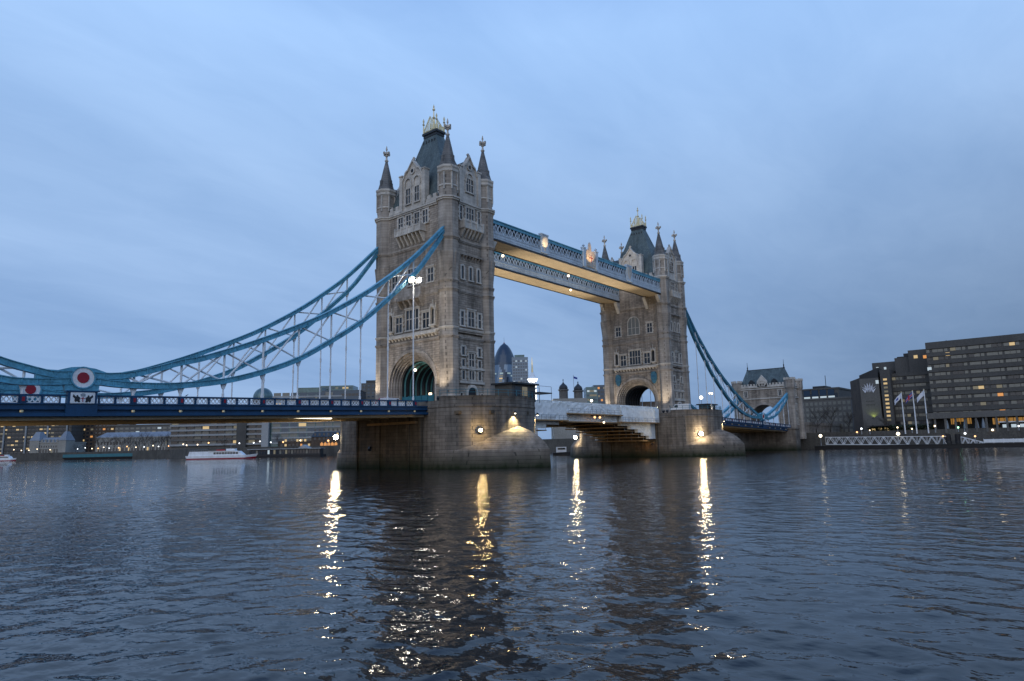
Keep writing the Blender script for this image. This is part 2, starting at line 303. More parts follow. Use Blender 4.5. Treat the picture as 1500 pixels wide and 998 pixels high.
# ------------------------------------------------------------------ water
def make_water():
    rng = np.random.default_rng(3)
    rr = [5.0]
    while rr[-1] < 3200: rr.append(rr[-1]*1.0055)
    rr = np.array(rr); th = np.radians(np.arange(-64, 106, 0.16))
    nr, na = len(rr), len(th)
    RR, TH = np.meshgrid(rr, th, indexing='ij')
    X = CX + RR*np.cos(TH); Y = CY + RR*np.sin(TH); Z = np.zeros_like(X)
    K = 110
    lam = np.exp(rng.uniform(np.log(0.24), np.log(3.2), K))
    wd = R(28) + rng.normal(0, 1.15, K)
    ph = rng.uniform(0, 2*np.pi, K)
    slope = 0.0110*np.where(lam > 1.8, 0.5, 1.0)*np.where(lam < 0.8, 1.25, 1.0)
    dr = rr*0.0055
    # slow patches of calmer and rougher water
    patch = 1.0 + 0.6*np.sin(X*0.11+1.3+0.8*np.sin(Y*0.07))*np.sin(Y*0.09+0.5+0.7*np.sin(X*0.05))
    lost = np.zeros(nr)
    for i in range(K):
        att = np.clip((lam[i]/dr-3.0)/4.0, 0, 1)
        lost += (1-att**2)*slope[i]**2
        if att.max() <= 0: continue
        k = 2*np.pi/lam[i]
        n = int((att > 0).sum())
        s = np.sin(k*(np.cos(wd[i])*X[:n]+np.sin(wd[i])*Y[:n])+ph[i])
        Z[:n] += att[:n, None]*slope/k*s if np.isscalar(slope) else att[:n, None]*(slope[i]/k)*s
    Z *= patch
    co = np.stack([X, Y, Z], -1).reshape(-1, 3)
    i, j = np.meshgrid(np.arange(nr-1), np.arange(na-1), indexing='ij')
    a = (i*na+j).ravel(); q = np.stack([a, a+na, a+na+1, a+1], 1)
    b0 = len(co)
    co = np.vstack([co, [(-4000, -4000, -0.9), (4000, -4000, -0.9), (4000, 5000, -0.9), (-4000, 5000, -0.9)]])
    q = np.vstack([q, [[b0, b0+1, b0+2, b0+3]]])
    me = bpy.data.meshes.new('water')
    me.vertices.add(len(co)); me.vertices.foreach_set('co', co.astype(np.float32).ravel())
    me.loops.add(q.size); me.loops.foreach_set('vertex_index', q.astype(np.int32).ravel())
    me.polygons.add(len(q)); me.polygons.foreach_set('loop_start', np.arange(0, q.size, 4, dtype=np.int32))
    me.polygons.foreach_set('loop_total', np.full(len(q), 4, dtype=np.int32))
    me.polygons.foreach_set('use_smooth', np.ones(len(q), dtype=bool))
    me.update(calc_edges=True); me.validate()
    lost = np.sqrt(lost/np.sum(slope**2))                      # share of the chop too fine for the mesh at that ring: carried by bump instead
    at_ = me.attributes.new('fine_chop', 'FLOAT', 'POINT'); vals = np.repeat(lost, na).astype(np.float32); vals = np.concatenate([vals, np.ones(4, np.float32)])
    at_.data.foreach_set('value', vals)
    m = bpy.data.materials.new('river_water'); m.use_nodes = True; t = m.node_tree; n, l = t.nodes, t.links; b = n['Principled BSDF']
    b.inputs['Base Color'].default_value = (0.009, 0.0105, 0.012, 1); b.inputs['Roughness'].default_value = 0.025
    b.inputs['IOR'].default_value = 1.32; b.inputs['Specular IOR Level'].default_value = 0.5
    c = n.new('ShaderNodeTexCoord')
    def ns(sc, det, rot, stretch):
        mp = n.new('ShaderNodeMapping'); mp.inputs['Rotation'].default_value = (0, 0, rot); mp.inputs['Scale'].default_value = (1, stretch, 1); l.new(c.outputs['Object'], mp.inputs[0])
        x = n.new('ShaderNodeTexNoise'); x.inputs['Scale'].default_value = sc; x.inputs['Detail'].default_value = det; x.inputs['Roughness'].default_value = 0.55; l.new(mp.outputs[0], x.inputs[0]); return x.outputs[0]
    a1 = ns(0.9, 4, R(28), 0.55); a2 = ns(4.5, 3, R(10), 0.6)
    b1 = n.new('ShaderNodeBump'); b1.inputs['Strength'].default_value = 1.0; b1.inputs['Distance'].default_value = 0.055; l.new(a1, b1.inputs['Height'])
    b2 = n.new('ShaderNodeBump'); b2.inputs['Strength'].default_value = 1.0; b2.inputs['Distance'].default_value = 0.009; l.new(a2, b2.inputs['Height'])
    fa = n.new('ShaderNodeAttribute'); fa.attribute_name = 'fine_chop'
    a3 = ns(1.5, 3, R(40), 0.7); hm = n.new('ShaderNodeMath'); hm.operation = 'MULTIPLY'; l.new(a3, hm.inputs[0]); l.new(fa.outputs['Fac'], hm.inputs[1])
    b3 = n.new('ShaderNodeBump'); b3.inputs['Strength'].default_value = 1.0; b3.inputs['Distance'].default_value = 0.075; l.new(hm.outputs[0], b3.inputs['Height'])
    l.new(b3.outputs[0], b1.inputs['Normal']); l.new(b1.outputs[0], b2.inputs['Normal']); l.new(b2.outputs[0], b.inputs['Normal'])
    me.materials.append(m)
    o = bpy.data.objects.new('water', me); COL.objects.link(o); o['kind'] = 'structure'
make_water()

# north bank
mb = MB(); mb.box(192, 3600, -900, 12, -3, 5.2); mb.box(178, 3600, 12, 3800, -3, 5.6); struct('ground', mb, 'bank_ground')
mb = MB(); mb.box(190.6, 191.99, -900, 12, -3, 6.3); mb.box(176.6, 177.99, 12, 3800, -3, 6.6)
emb = mb.build('embankment_wall', 'quay_stone'); tag(emb, 'long dark stone embankment wall along the far north bank', 'wall')

# ------------------------------------------------------------------ piers
PA = 10.87
def end_curve(A, sy, y0, dep, n=14):
    return [(-A*math.cos(math.pi*i/n), sy*(y0+dep*math.sin(math.pi*i/n))) for i in range(n+1)]
def upper_outline(off):
    e1 = end_curve(PA+off, -1, 12.5, 8.0+off); e2 = end_curve(PA+off, 1, 12.5, 8.0+off)
    return e1+e2[::-1]
def ogive(A, sy, y0, dep, n=8):
    a = [(-A*(1-(i/n)**1.75), sy*(y0+dep*i/n)) for i in range(n+1)]
    return a+[(-x, y) for x, y in a[::-1][1:]]
def lower_outline(off):
    return ogive(PA+off, -1, 12.5, 14.5+off)+ogive(PA+off, 1, 12.5, 14.5+off)[::-1]
def make_pier():
    r = thing('bridge_pier', 'large granite river pier nearest the camera with a pointed end, under the nearer tower', 'bridge pier', (0, 0, 0), 'river piers')
    mb = MB(); mb.rings([[(x, y, z) for x, y in lower_outline(o)] for o, z in ((0.4, -3), (0.2, 0), (0.06, 2.85), (0.0, 3.0))])
    mb.build('base', 'pier_stone', r)
    mb = MB(); mb.rings([[(x, y, z) for x, y in upper_outline(o)] for o, z in ((0, 2.5), (0, 10.0), (0.08, 10.04), (0.08, 10.4), (0.02, 10.44), (0.02, 11.2))])
    mb.build('upper_wall', 'pier_stone', r)
    mb = MB(); o_, i_ = upper_outline(0.12), upper_outline(-0.5)
    o2 = upper_outline(0.02)
    n = len(o_); vs = [(x, y, 11.203) for x, y in o2]+[(x, y, 11.55) for x, y in o2]+[(x, y, 11.56) for x, y in upper_outline(0.07)]+[(x, y, 11.85) for x, y in o_]+[(x, y, 11.85) for x, y in i_]+[(x, y, 11.203) for x, y in i_]
    # gap in the parapet where the road passes: leave out segments on the long sides
    for sg in (-1, 1):
        mb = MB(); fs = []
        for k in range(5):
            for i in range(n):
                j = (i+1) % n
                a, b = o_[i], o_[j]
                if abs(a[1]-b[1]) > 10 or a[1]*sg < 0: continue
                fs.append((k*n+i, k*n+j, (k+1)*n+j, (k+1)*n+i))
        used = sorted({q for f in fs for q in f}); rm = {q: t for t, q in enumerate(used)}
        mb.add([vs[q] for q in used], [tuple(rm[q] for q in f) for f in fs]); mb.build('parapet', 'pier_stone', r)
    for sy in (-1, 1):
        base = ogive(PA+0.04, sy, 12.5, 14.5, 8); ap = (0.0, sy*20.35); rs = []
        for k in range(9):
            s = k/8*math.pi/2; g = 0.55*(1-math.cos(s))**0.92+0.45*k/8; z = 2.85+3.95*(0.6*math.sin(s)+0.4*k/8)
            rs.append([(x*(1-g)+ap[0]*g, y*(1-g)+ap[1]*g, z) for x, y in base])
        h = MB(); h.rings(rs, cap=False, closed=False); h.build('cutwater_hood', 'pier_stone', r)
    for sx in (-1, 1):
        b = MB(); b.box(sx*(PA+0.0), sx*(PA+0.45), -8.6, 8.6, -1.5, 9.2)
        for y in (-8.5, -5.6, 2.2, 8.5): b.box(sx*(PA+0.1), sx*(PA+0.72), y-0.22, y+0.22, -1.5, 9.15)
        b.build('bay', 'soot_shade_stone', r)  # dark panel: soot stain and the deck's shade, both in the colour
        c = MB(); c.box(sx*(PA+0.40), sx*(PA+1.0), -7.8, 5.2, 7.55, 7.95); c.build('beam', 'timber', r)
    d = MB(); d.rings([[(x, y, 11.2) for x, y in upper_outline(-0.52)], [(x, y, 11.24) for x, y in upper_outline(-0.52)]]); d.build('platform', 'paving', r)
    for px_, py_ in ((-5.5, -19.0), (-9.9, -15.8), (3.0, -19.6)):
        w = MB(); w.box(px_-0.35, px_+0.35, py_-0.6, py_+0.35, 8.85, 9.35); w.build('drain_block', 'soot_shade_stone', r)
    return r
pier = make_pier()
copy_thing(pier, 'large granite river pier on the far side of the raised-roadway span, under the farther tower', (82.3, 0, 0), math.pi)

# ------------------------------------------------------------------ towers
TX, TY = 5.6, 9.7; UX, UY, UR = 4.85, 8.85, 1.78; Z0 = 11.2
FS = lambda u, v, d: (-TX-d, u, v)
FN = lambda u, v, d: (TX+d, -u, v)
FE = lambda u, v, d: (u, -TY-d, v)
FW = lambda u, v, d: (-u, TY+d, v)
def pointed(w, v0, vs, v1, n=6):
    """outline (left foot -> apex -> right foot) of a two-centred arch"""
    a = [(-w/2+0*i, v0) for i in (0,)]
    L_ = [(-w/2*math.cos(i/n*math.pi/2)**0.8, vs+(v1-vs)*math.sin(i/n*math.pi/2)**1.0) for i in range(n)]
    return a+L_+[(0, v1)]+[(-x, y) for x, y in L_[::-1]]+[(w/2, v0)]
def window(root, F, u, v0, v1, w, lights=1, transom=None, point=False, glass='glass', surround=0.26, proud=0.16, hood=False, stone='dressed_stone'):
    f = MB(); s = surround
    if point:
        o_ = [(u+x, y) for x, y in pointed(w+2*s, v0, v1-w*0.55, v1+s)]; i_ = [(u+x, y) for x, y in pointed(w, v0, v1-w*0.55, v1)]
        f.bandF(F, o_, i_, -0.1, proud)
        f.boxF(F, u-w/2-s-0.08, u+w/2+s+0.08, v0-0.22, v0, -0.1, proud+0.12)
    else:
        f.boxF(F, u-w/2-s, u-w/2, v0, v1, -0.1, proud); f.boxF(F, u+w/2, u+w/2+s, v0, v1, -0.1, proud)
        f.boxF(F, u-w/2-s, u+w/2+s, v1, v1+s, -0.1, proud); f.boxF(F, u-w/2-s-0.08, u+w/2+s+0.08, v0-0.24, v0, -0.1, proud+0.12)
        k = 0
        v = v0+0.3
        while v < v1-0.2:                      # long-and-short quoins
            if k % 2 == 0:
                f.boxF(F, u-w/2-s-0.2, u-w/2-s+0.002, v, v+0.42, -0.1, proud-0.05); f.boxF(F, u+w/2+s-0.002, u+w/2+s+0.2, v, v+0.42, -0.1, proud-0.05)
            k += 1; v += 0.42
        if hood: f.boxF(F, u-w/2-s-0.14, u+w/2+s+0.14, v1+s+0.002, v1+s+0.2, -0.1, proud+0.14)
    for k in range(1, lights):
        x = u-w/2+w*k/lights; f.boxF(F, x-0.075, x+0.075, v0, v1+0.05, -0.1, proud-0.04)
    if transom: f.boxF(F, u-w/2, u+w/2, transom-0.07, transom+0.07, -0.1, proud-0.06)
    fr = f.build('window', stone, root)
    p = MB()
    if point: p.prismF(F, [(u+x, y) for x, y in pointed(w+0.1, v0, v1-w*0.5, v1+0.05)], -0.05, 0.015)
    else: p.boxF(F, u-w/2-0.02, u+w/2+0.02, v0-0.02, v1+0.02, -0.05, 0.015)
    p.build('pane', glass, fr)
def corbels(mb, F, u0, u1, n, v0, v1, dep, wd=0.3):
    for k in range(n):
        u = u0+(u1-u0)*k/(n-1) if n > 1 else (u0+u1)/2
        p = [(0.0-0.1, v0), (0.15*dep, v0+0.02), (0.45*dep, v0+(v1-v0)*0.35), (0.8*dep, v0+(v1-v0)*0.7), (dep, v1), (-0.1, v1)]
        mb.prismF(lambda a, b, d: F(u+d, b, a), p, -wd/2, wd/2)
def balcony(root, F, hw, v0, v1, vt, dep, ncor):
    mb = MB(); corbels(mb, F, -hw+0.4, hw-0.4, ncor, v0, v1, dep*0.92, 0.34); mb.build('balcony_corbels', 'dressed_stone', root)
    b = MB(); b.boxF(F, -hw, hw, v1, v1+0.28, -0.1, dep)
    b.boxF(F, -hw+0.08, hw-0.08, v1+0.28, vt-0.22, dep-0.32, dep-0.1)
    b.boxF(F, -hw+0.05, hw-0.05, vt-0.22, vt, dep-0.4, dep-0.02)
    for s in (-1, 1): b.boxF(F, s*hw-(0.3 if s > 0 else 0), s*hw+(0.3 if s < 0 else 0), v1+0.28, vt-0.01, -0.1, dep-0.33)
    n = max(3, int(hw*1.6))
    for k in range(n):
        u = -hw+0.22+(2*hw-0.44)*k/(n-1); b.boxF(F, u-0.2, u+0.2, v1+0.281, vt+0.32, dep-0.42, dep+0.04)
    b.build('balcony', 'dressed_stone', root)
def niche(root, F, u, v0, v1):
    b = MB(); b.boxF(F, u-0.75, u-0.5, v0, v1-1.1, -0.1, 0.5); b.boxF(F, u+0.5, u+0.75, v0, v1-1.1, -0.1, 0.5)
    b.boxF(F, u-0.8, u+0.8, v0-0.3, v0, -0.1, 0.62)
    corbels(b, F, u, u, 1, v0-1.1, v0-0.3, 0.55, 0.9)
    b.bandF(F, [(u-0.8, v1-1.1), (u-0.45, v1-0.4), (u, v1), (u+0.45, v1-0.4), (u+0.8, v1-1.1)], [(u-0.5, v1-1.1), (u-0.28, v1-0.75), (u, v1-0.5), (u+0.28, v1-0.75), (u+0.5, v1-1.1)], -0.1, 0.55)
    for s in (-1, 0, 1): b.boxF(F, u+s*0.68-0.09, u+s*0.68+0.09, v1-1.1+(1.1 if s == 0 else 0), v1+(0.75 if s == 0 else 0.1), 0.1, 0.3)
    n = b.build('niche', 'dressed_stone', root)
    c = MB(); c.boxF(F, u-0.5, u+0.5, v0, v1-0.8, -0.05, 0.02); c.build('recess', 'lead', n)
def gable(root, F, hw, v0, vsh, vap, nw):
    b = MB(); prof = [(-hw, v0), (-hw, vsh), (-hw+0.5, vsh+0.15), (-hw*0.62, vsh+(vap-vsh)*0.42), (-hw*0.42, vsh+(vap-vsh)*0.5), (0, vap)]
    prof = prof+[(-x, y) for x, y in prof[::-1][1:]]
    b.prismF(F, prof, -0.75, 0.0); b.build('gable', 'dressed_stone', root)
    c = MB()
    cp = [(-hw, vsh), (-hw+0.5, vsh+0.15), (-hw*0.62, vsh+(vap-vsh)*0.42), (-hw*0.42, vsh+(vap-vsh)*0.5), (0, vap)]; cp += [(-x, y) for x, y in cp[::-1][1:]]
    c.bandF(F, [(x*1.06, y+0.28) for x, y in cp], [(x, y-0.05) for x, y in cp], -0.8, 0.28)
    for s in (-1, 1):
        u = s*(hw+0.12); c.boxF(F, u-0.4, u+0.4, v0, vsh+0.9, -0.9, 0.3); c.boxF(F, u-0.52, u+0.52, vsh+0.9, vsh+1.15, -1.0, 0.42)
    c.boxF(F, -0.16, 0.16, vap+0.2, vap+0.9, -0.4, -0.1); c.boxF(F, -0.4, 0.4, vap+0.5, vap+0.66, -0.38, -0.12)
    # tracery above the windows: small pointed arches and a roundel
    for u in nw: c.bandF(F, [(u+x, y) for x, y in pointed(2.1, vsh-1.7, vsh-1.2, vsh+0.35)], [(u+x, y) for x, y in pointed(1.7, vsh-1.7, vsh-1.2, vsh+0.05)], 0.1, 0.26)
    ring = [(0.62*math.cos(2*math.pi*i/14), vsh+1.35+0.62*math.sin(2*math.pi*i/14)) for i in range(15)]; rin = [(0.42*math.cos(2*math.pi*i/14), vsh+1.35+0.42*math.sin(2*math.pi*i/14)) for i in range(15)]
    c.bandF(F, ring, rin, 0.1, 0.25)
    c.build('gable_coping', 'dressed_stone', root)
    d = MB(); d.prismF(F, [(0.32*math.cos(2*math.pi*i/12), vsh+1.35+0.32*math.sin(2*math.pi*i/12)) for i in range(12)], 0.05, 0.13); d.build('gable_roundel', 'lead', root)
def battlement(mb, F, u0, u1, v):
    mb.boxF(F, u0, u1, v, v+0.75, -0.32, 0.1)
    n = max(1, int(abs(u1-u0)/1.15)); st = (u1-u0)/n
    for k in range(n): mb.boxF(F, u0+st*(k+0.22), u0+st*(k+0.78), v+0.751, v+1.45, -0.32, 0.1)
    mb.boxF(F, u0, u1, v-0.05, v+0.12, -0.1, 0.22)

def make_tower():
    r = thing('bridge_tower', 'nearer of the two tall gothic stone bridge towers, behind the bright twin floodlights', 'bridge tower', (0, 0, Z0), 'gothic bridge towers')
    # lower stage: solid with the road arch running through it
    def with_arch(hw, z0, rise, pad=TY, top=24.0):
        return [(-pad, Z0), (-hw, Z0)]+arc(hw, z0, rise, 28)+[(hw, Z0), (pad, Z0), (pad, top), (-pad, top)]
    b = MB(); G = lambda u, v, d: (d, u, v)
    def tun(d0, d1, hw, z0, rise):
        a = arc(hw, z0, rise, 28); n = len(a)
        # left pier, right pier, and the spandrel as quads up to the top
        b.boxG = None
        for sgn in (-1, 1):
            u0, u1 = sorted((sgn*TY, sgn*hw)); b.hexa([G(u0, Z0, d0), G(u1, Z0, d0), G(u1, Z0, d1), G(u0, Z0, d1), G(u0, z0, d0), G(u1, z0, d0), G(u1, z0, d1), G(u0, z0, d1)])
        outer = [(-TY, z0)]+[(x, 24.0) for x, _ in a[1:-1]]+[(TY, z0)]
        outer = []
        for i, (x, z) in enumerate(a):
            t = i/(n-1)
            if t < 0.12: outer.append((-TY, z0+(24-z0)*t/0.12))
            elif t > 0.88: outer.append((TY, z0+(24-z0)*(1-t)/0.12))
            else: outer.append((-TY+2*TY*(t-0.12)/0.76, 24.0))
        b.bandF(G, outer, a, d0, d1)
    tun(-TX, -4.0, 6.25, 15.2, 5.75); tun(-3.999, 3.999, 4.75, 15.2, 4.35); tun(4.0, TX, 6.25, 15.2, 5.75)
    b.build('base_wall', 'tower_stone', r)
    for F in (FS, FN):
        a = MB()
        for k in range(4):
            h1 = 6.25-0.37*k; h0 = h1-0.40
            a.bandF(F, [(-h1, Z0)]+arc(h1, 15.2, 5.75*h1/6.25, 28)+[(h1, Z0)], [(-h0, Z0)]+arc(h0, 15.2, 5.75*h0/6.25, 28)+[(h0, Z0)], -1.55, -0.36*k-0.05-(0.003*k))
        a.bandF(F, [(-6.85, 14.6)]+arc(6.85, 15.2, 6.4, 28)+[(6.85, 14.6)], [(-6.3, 14.6)]+arc(6.3, 15.2, 5.8, 28)+[(6.3, 14.6)], -0.1, 0.26)
        a.build('archway', 'turret_stone', r)
    for k in range(6):                       # painted steel ribs inside the passage
        x = -3.4+k*1.36; G2 = lambda u, v, d: (x+d, u, v)
        a = MB(); a.bandF(G2, [(-4.72, Z0)]+arc(4.72, 15.2, 4.32, 24)+[(4.72, Z0)], [(-4.42, Z0)]+arc(4.42, 15.2, 4.02, 24)+[(4.42, Z0)], -0.09, 0.09); a.build('arch_rib', 'rib_teal', r)
    a = MB(); a.bandF(lambda u, v, d: (d, u, v), [(-4.747, Z0)]+arc(4.747, 15.2, 4.347, 24)+[(4.747, Z0)], [(-4.70, Z0)]+arc(4.70, 15.2, 4.30, 24)+[(4.70, Z0)], -3.98, 3.98); a.build('passage_shade_lining', 'lead', r)  # dark sheet added over the vault, the passage's shade put into its colour
    b = MB(); b.box(-TX, TX, -TY, TY, 24.001, 48.9); b.build('wall', 'tower_stone', r)
    # corner turrets
    for sx in (-1, 1):
        for sy in (-1, 1):
            cx, cy = sx*UX, sy*UY
            t = MB(); t.lathe(cx, cy, [(UR+0.25, Z0), (UR+0.25, 12.4), (UR+0.05, 12.6), (UR, 23.0), (UR, 33.9), (UR+0.08, 35.0), (UR+0.42, 38.5), (UR+0.2, 38.6), (UR+0.2, 48.9), (UR+0.02, 49.0), (UR+0.02, 53.5)], 8)
            tb = t.build('corner_turret', 'turret_stone', r)
            q = MB(); q.lathe(cx, cy, [(UR+0.04, 53.4), (UR+0.32, 53.7), (UR+0.32, 54.1), (UR+0.2, 54.15), (UR+0.38, 54.5), (UR+0.38, 54.85), (UR+0.05, 54.9)], 8)
            for i in range(8):
                an = math.pi/8+i*math.pi/4; q.box(cx+(UR+0.1)*math.cos(an)-0.12, cx+(UR+0.1)*math.cos(an)+0.12, cy+(UR+0.1)*math.sin(an)-0.12, cy+(UR+0.1)*math.sin(an)+0.12, 50.2, 53.45)
            q.lathe(cx, cy, [(UR+0.1, 50.9), (UR+0.16, 51.0), (UR+0.16, 51.15), (UR+0.1, 51.25)], 8)
            q.build('turret_cap', 'dressed_stone', tb)
            s = MB(); s.lathe(cx, cy, [(UR+0.02, 54.87), (UR-0.35, 56.1), (0.72, 59.3), (0.25, 61.3)], 8)
            for i in range(4):
                an = math.pi/4*2*i; s.box(cx+1.15*math.cos(an)-0.3, cx+1.15*math.cos(an)+0.3, cy+1.15*math.sin(an)-0.3, cy+1.15*math.sin(an)+0.3, 55.6, 57.0)
            s.build('spire', 'spire_stone', tb)
            f = MB(); f.lathe(cx, cy, [(0.25, 61.2), (0.42, 61.5), (0.22, 61.8), (0.16, 62.3), (0.34, 62.5), (0.34, 62.65), (0.12, 62.8), (0.10, 63.7), (0.2, 63.9), (0.18, 64.15), (0.05, 64.7)], 8)
            f.box(cx-0.78, cx+0.78, cy-0.17, cy+0.17, 62.85, 63.25); f.box(cx-0.17, cx+0.17, cy-0.78, cy+0.78, 62.87, 63.27)
            for q_ in (-1, 1): f.box(cx+q_*0.7-0.08, cx+q_*0.7+0.08, cy-0.13, cy+0.13, 62.78, 63.32); f.box(cx-0.13, cx+0.13, cy+q_*0.7-0.08, cy+q_*0.7+0.08, 62.8, 63.34)
            f.build('finial', 'dressed_stone', tb)
            c = MB()                            # blind arcading on the corbelled flare
            for i in range(8):
                an = i*math.pi/4; R1 = UR*math.cos(math.pi/8)
                dx, dy = math.cos(an), math.sin(an); tx, ty = -dy, dx
                Fq = lambda u, v, d: (cx+dx*(R1+d)+tx*u, cy+dy*(R1+d)+ty*u, v)
                c.prismF(lambda u, v, d: Fq(d, v, u), [(-0.1, 34.6), (0.1, 34.8), (0.42, 37.9), (0.52, 38.55), (-0.1, 38.55)], -0.12, 0.12)
            c.build('turret_brackets', 'turret_stone', tb)
    for z, h, pr in ((23.0, 0.4, 0.22), (24.55, 0.35, 0.18), (31.5, 0.4, 0.22), (33.1, 0.38, 0.18), (41.1, 0.5, 0.28), (48.55, 0.55, 0.36)):
        s = MB(); R_ = UR+(0.2 if z > 38.5 else 0)
        for d, zz in ((pr*0.55, z-h*0.55), (pr, z)):
            s.boxF(FS, -TY, TY, zz, zz+h*0.55, -0.2, d); s.boxF(FN, -TY, TY, zz, zz+h*0.55, -0.2, d)
            s.boxF(FE, -TX+0.21, TX-0.21, zz, zz+h*0.55, -0.2, d); s.boxF(FW, -TX+0.21, TX-0.21, zz, zz+h*0.55, -0.2, d)
        for sx in (-1, 1):
            for sy in (-1, 1): s.lathe(sx*UX, sy*UY, [(R_-0.1, z-h*0.55-0.01), (R_+pr*0.55, z-h*0.55-0.01), (R_+pr*0.6, z+0.02), (R_+pr+0.03, z+0.02), (R_+pr+0.03, z+h*0.55+0.02), (R_-0.1, z+h*0.55+0.05)], 8)
        s.build('string_course', 'dressed_stone' if z in (48.55, 24.55) else 'turret_stone', r)
    # road faces
    for F, inner in ((FS, False), (FN, True)):
        window(r, F, 0, 25.3, 29.1, 3.4, 4, 27.4, stone='dressed_stone', hood=True)
        for u in (-3.75, 3.75): window(r, F, u, 25.2, 28.1, 1.7, 2, 26.9, hood=True)
        for u in (-5.75, 5.75): niche(r, F, u, 25.6, 29.4)
        l = MB(); l.boxF(F, -6.7, 6.7, 24.0, 24.5, -0.1, 0.55); corbels(l, F, -6.4, 6.4, 15, 23.45, 24.0, 0.5, 0.3); l.build('ledge', 'dressed_stone', r)
        if inner:
            window(r, F, 0, 33.7, 38.6, 3.5, 3, 35.6, point=True, glass='glass_dull')
            for s in (-1, 1):
                c = MB(); u = s*5.6
                c.prismF(F, [(u-0.8, 22.4), (u-0.85, 20.9), (u-0.45, 19.9), (u, 19.5), (u+0.45, 19.9), (u+0.85, 20.9), (u+0.8, 22.4)], -0.05, 0.4)
                c.boxF(F, u-0.55, u+0.55, 22.4, 22.75, -0.05, 0.5); c.boxF(F, u-0.7, u+0.7, 20.8, 21.3, 0.35, 0.62)
                c.build('blue_crest', 'crest_blue', r)
                for u in (s*4.6, s*8.9):
                    k = MB(); dd = 1.9 if abs(u) < 6 else 2.6
                    corbels(k, F, u, u, 1, 40.3, 43.4, dd, 0.9); k.build('walkway_bracket', 'dressed_stone', r)
        else:
            o = MB(); o.boxF(F, -3.3, 3.3, 30.9, 31.45, -0.1, 1.3); corbels(o, F, -3.0, 3.0, 5, 29.5, 30.9, 1.2, 0.4); o.boxF(F, -3.2, 3.2, 31.46, 33.05, -0.1, 0.95); o.build('oriel', 'turret_stone', r)
            window(r, F, 0, 33.9, 37.0, 2.4, 3, 35.6)
            for u in (-1.3, -3.6, 1.1, 3.4): window(r, F, u, 45.3, 47.8, 1.3, 2, 46.7, surround=0.3)
            balcony(r, F, 3.7, 41.7, 43.6, 45.0, 1.5, 7)
        for u in (-5.0, 5.0): window(r, F, u, 33.7, 36.3, 1.5, 2, 35.2, hood=True)
        for u in (-1.25, 1.25): window(r, F, u, 50.2, 53.2, 1.25, 2, 51.9, surround=0.2)
        gable(r, F, 3.1, 48.95, 55.2, 58.6, (-1.25, 1.25))
        for q_ in ((-6.95, -3.75), (3.75, 6.95)): bt = MB(); battlement(bt, F, *q_, 49.02); bt.build('battlement', 'dressed_stone', r)
    # river faces
    for F in (FE, FW):
        for u in (-2.15, 2.15):
            window(r, F, u, 19.9, 21.4, 0.75, 1, surround=0.3); window(r, F, u, 17.85, 19.1, 0.7, 1, surround=0.2); window(r, F, u, 15.5, 17.1, 0.7, 1, surround=0.2)
            window(r, F, u*1.25, 12.1, 13.0, 0.55, 1, surround=0.12); window(r, F, u*1.08, 25.3, 27.9, 0.75, 1, 26.8, surround=0.3); window(r, F, u, 34.0, 36.5, 0.65, 1, point=True, surround=0.3)
            window(r, F, u*1.15, 45.3, 47.9, 0.6, 1, 46.7, surround=0.22)
        window(r, F, 0, 17.9, 20.3, 1.3, 2, 19.2, surround=0.24, hood=True); window(r, F, 0, 15.5, 17.1, 1.3, 2, surround=0.24)
        window(r, F, 0, 25.3, 28.1, 1.6, 2, 26.9, surround=0.3, hood=True); window(r, F, 0, 34.0, 36.5, 0.7, 1, point=True, surround=0.3)
        window(r, F, 0, 45.7, 48.0, 2.0, 3, 47.0, surround=0.22)
        window(r, F, 0, 51.2, 53.8, 1.9, 3, 52.8, surround=0.2)
        l = MB(); l.boxF(F, -3.25, 3.25, 17.32, 17.6, -0.1, 0.32); l.boxF(F, -3.25, 3.25, 14.75, 15.2, -0.1, 0.36); l.build('ledge', 'dressed_stone', r)
        d = MB(); o_ = pointed(3.0, Z0, 12.9, 14.6); i_ = pointed(2.2, Z0, 12.9, 14.1); d.bandF(F, o_, i_, -0.1, 0.3); dr = d.build('doorway', 'dressed_stone', r)
        d = MB(); d.prismF(F, pointed(2.25, Z0, 12.9, 14.12), -0.05, 0.03); d.build('door', 'lead', dr)
        o = MB(); corbels(o, F, -2.9, 2.9, 8, 37.7, 38.5, 0.5, 0.28); o.boxF(F, -3.1, 3.1, 38.5, 38.8, -0.1, 0.55); o.build('corbel_table', 'turret_stone', r)
        balcony(r, F, 2.7, 42.0, 43.5, 45.0, 1.2, 6)
        gable(r, F, 2.4, 48.95, 54.8, 58.2, (0,))
        pass
    # roof
    rs = []
    for z, a, c in ((49.3, 5.1, 8.9), (52.0, 4.3, 7.4), (56.0, 3.25, 5.5), (60.5, 2.05, 3.6), (65.4, 1.0, 1.75)): rs.append([(-a, -c, z), (a, -c, z), (a, c, z), (-a, c, z)])
    b = MB(); b.rings(rs); b.build('roof', 'slate', r)
    b = MB(); b.box(-1.1, 1.1, -1.9, 1.9, 65.3, 65.9); b.box(-1.3, 1.3, -2.1, 2.1, 65.9, 66.35)
    for k in range(5): b.box(-1.4, -1.1, -1.7+k*0.8, -1.45+k*0.8, 63.9, 64.4); b.box(1.1, 1.4, -1.7+k*0.8, -1.45+k*0.8, 63.9, 64.4)
    b.build('roof_platform', 'lead', r)
    for F, hw, dep, zs, za in ((FS, 2.75, 4.4, 54.9, 58.2), (FN, 2.75, 4.4, 54.9, 58.2), (FE, 2.1, 6.5, 54.4, 57.8), (FW, 2.1, 6.5, 54.4, 57.8)):
        b = MB(); b.prismF(F, [(-hw, 49.2), (-hw, zs), (0, za), (hw, zs), (hw, 49.2)], -dep, -0.76); b.build('dormer_roof', 'slate', r)
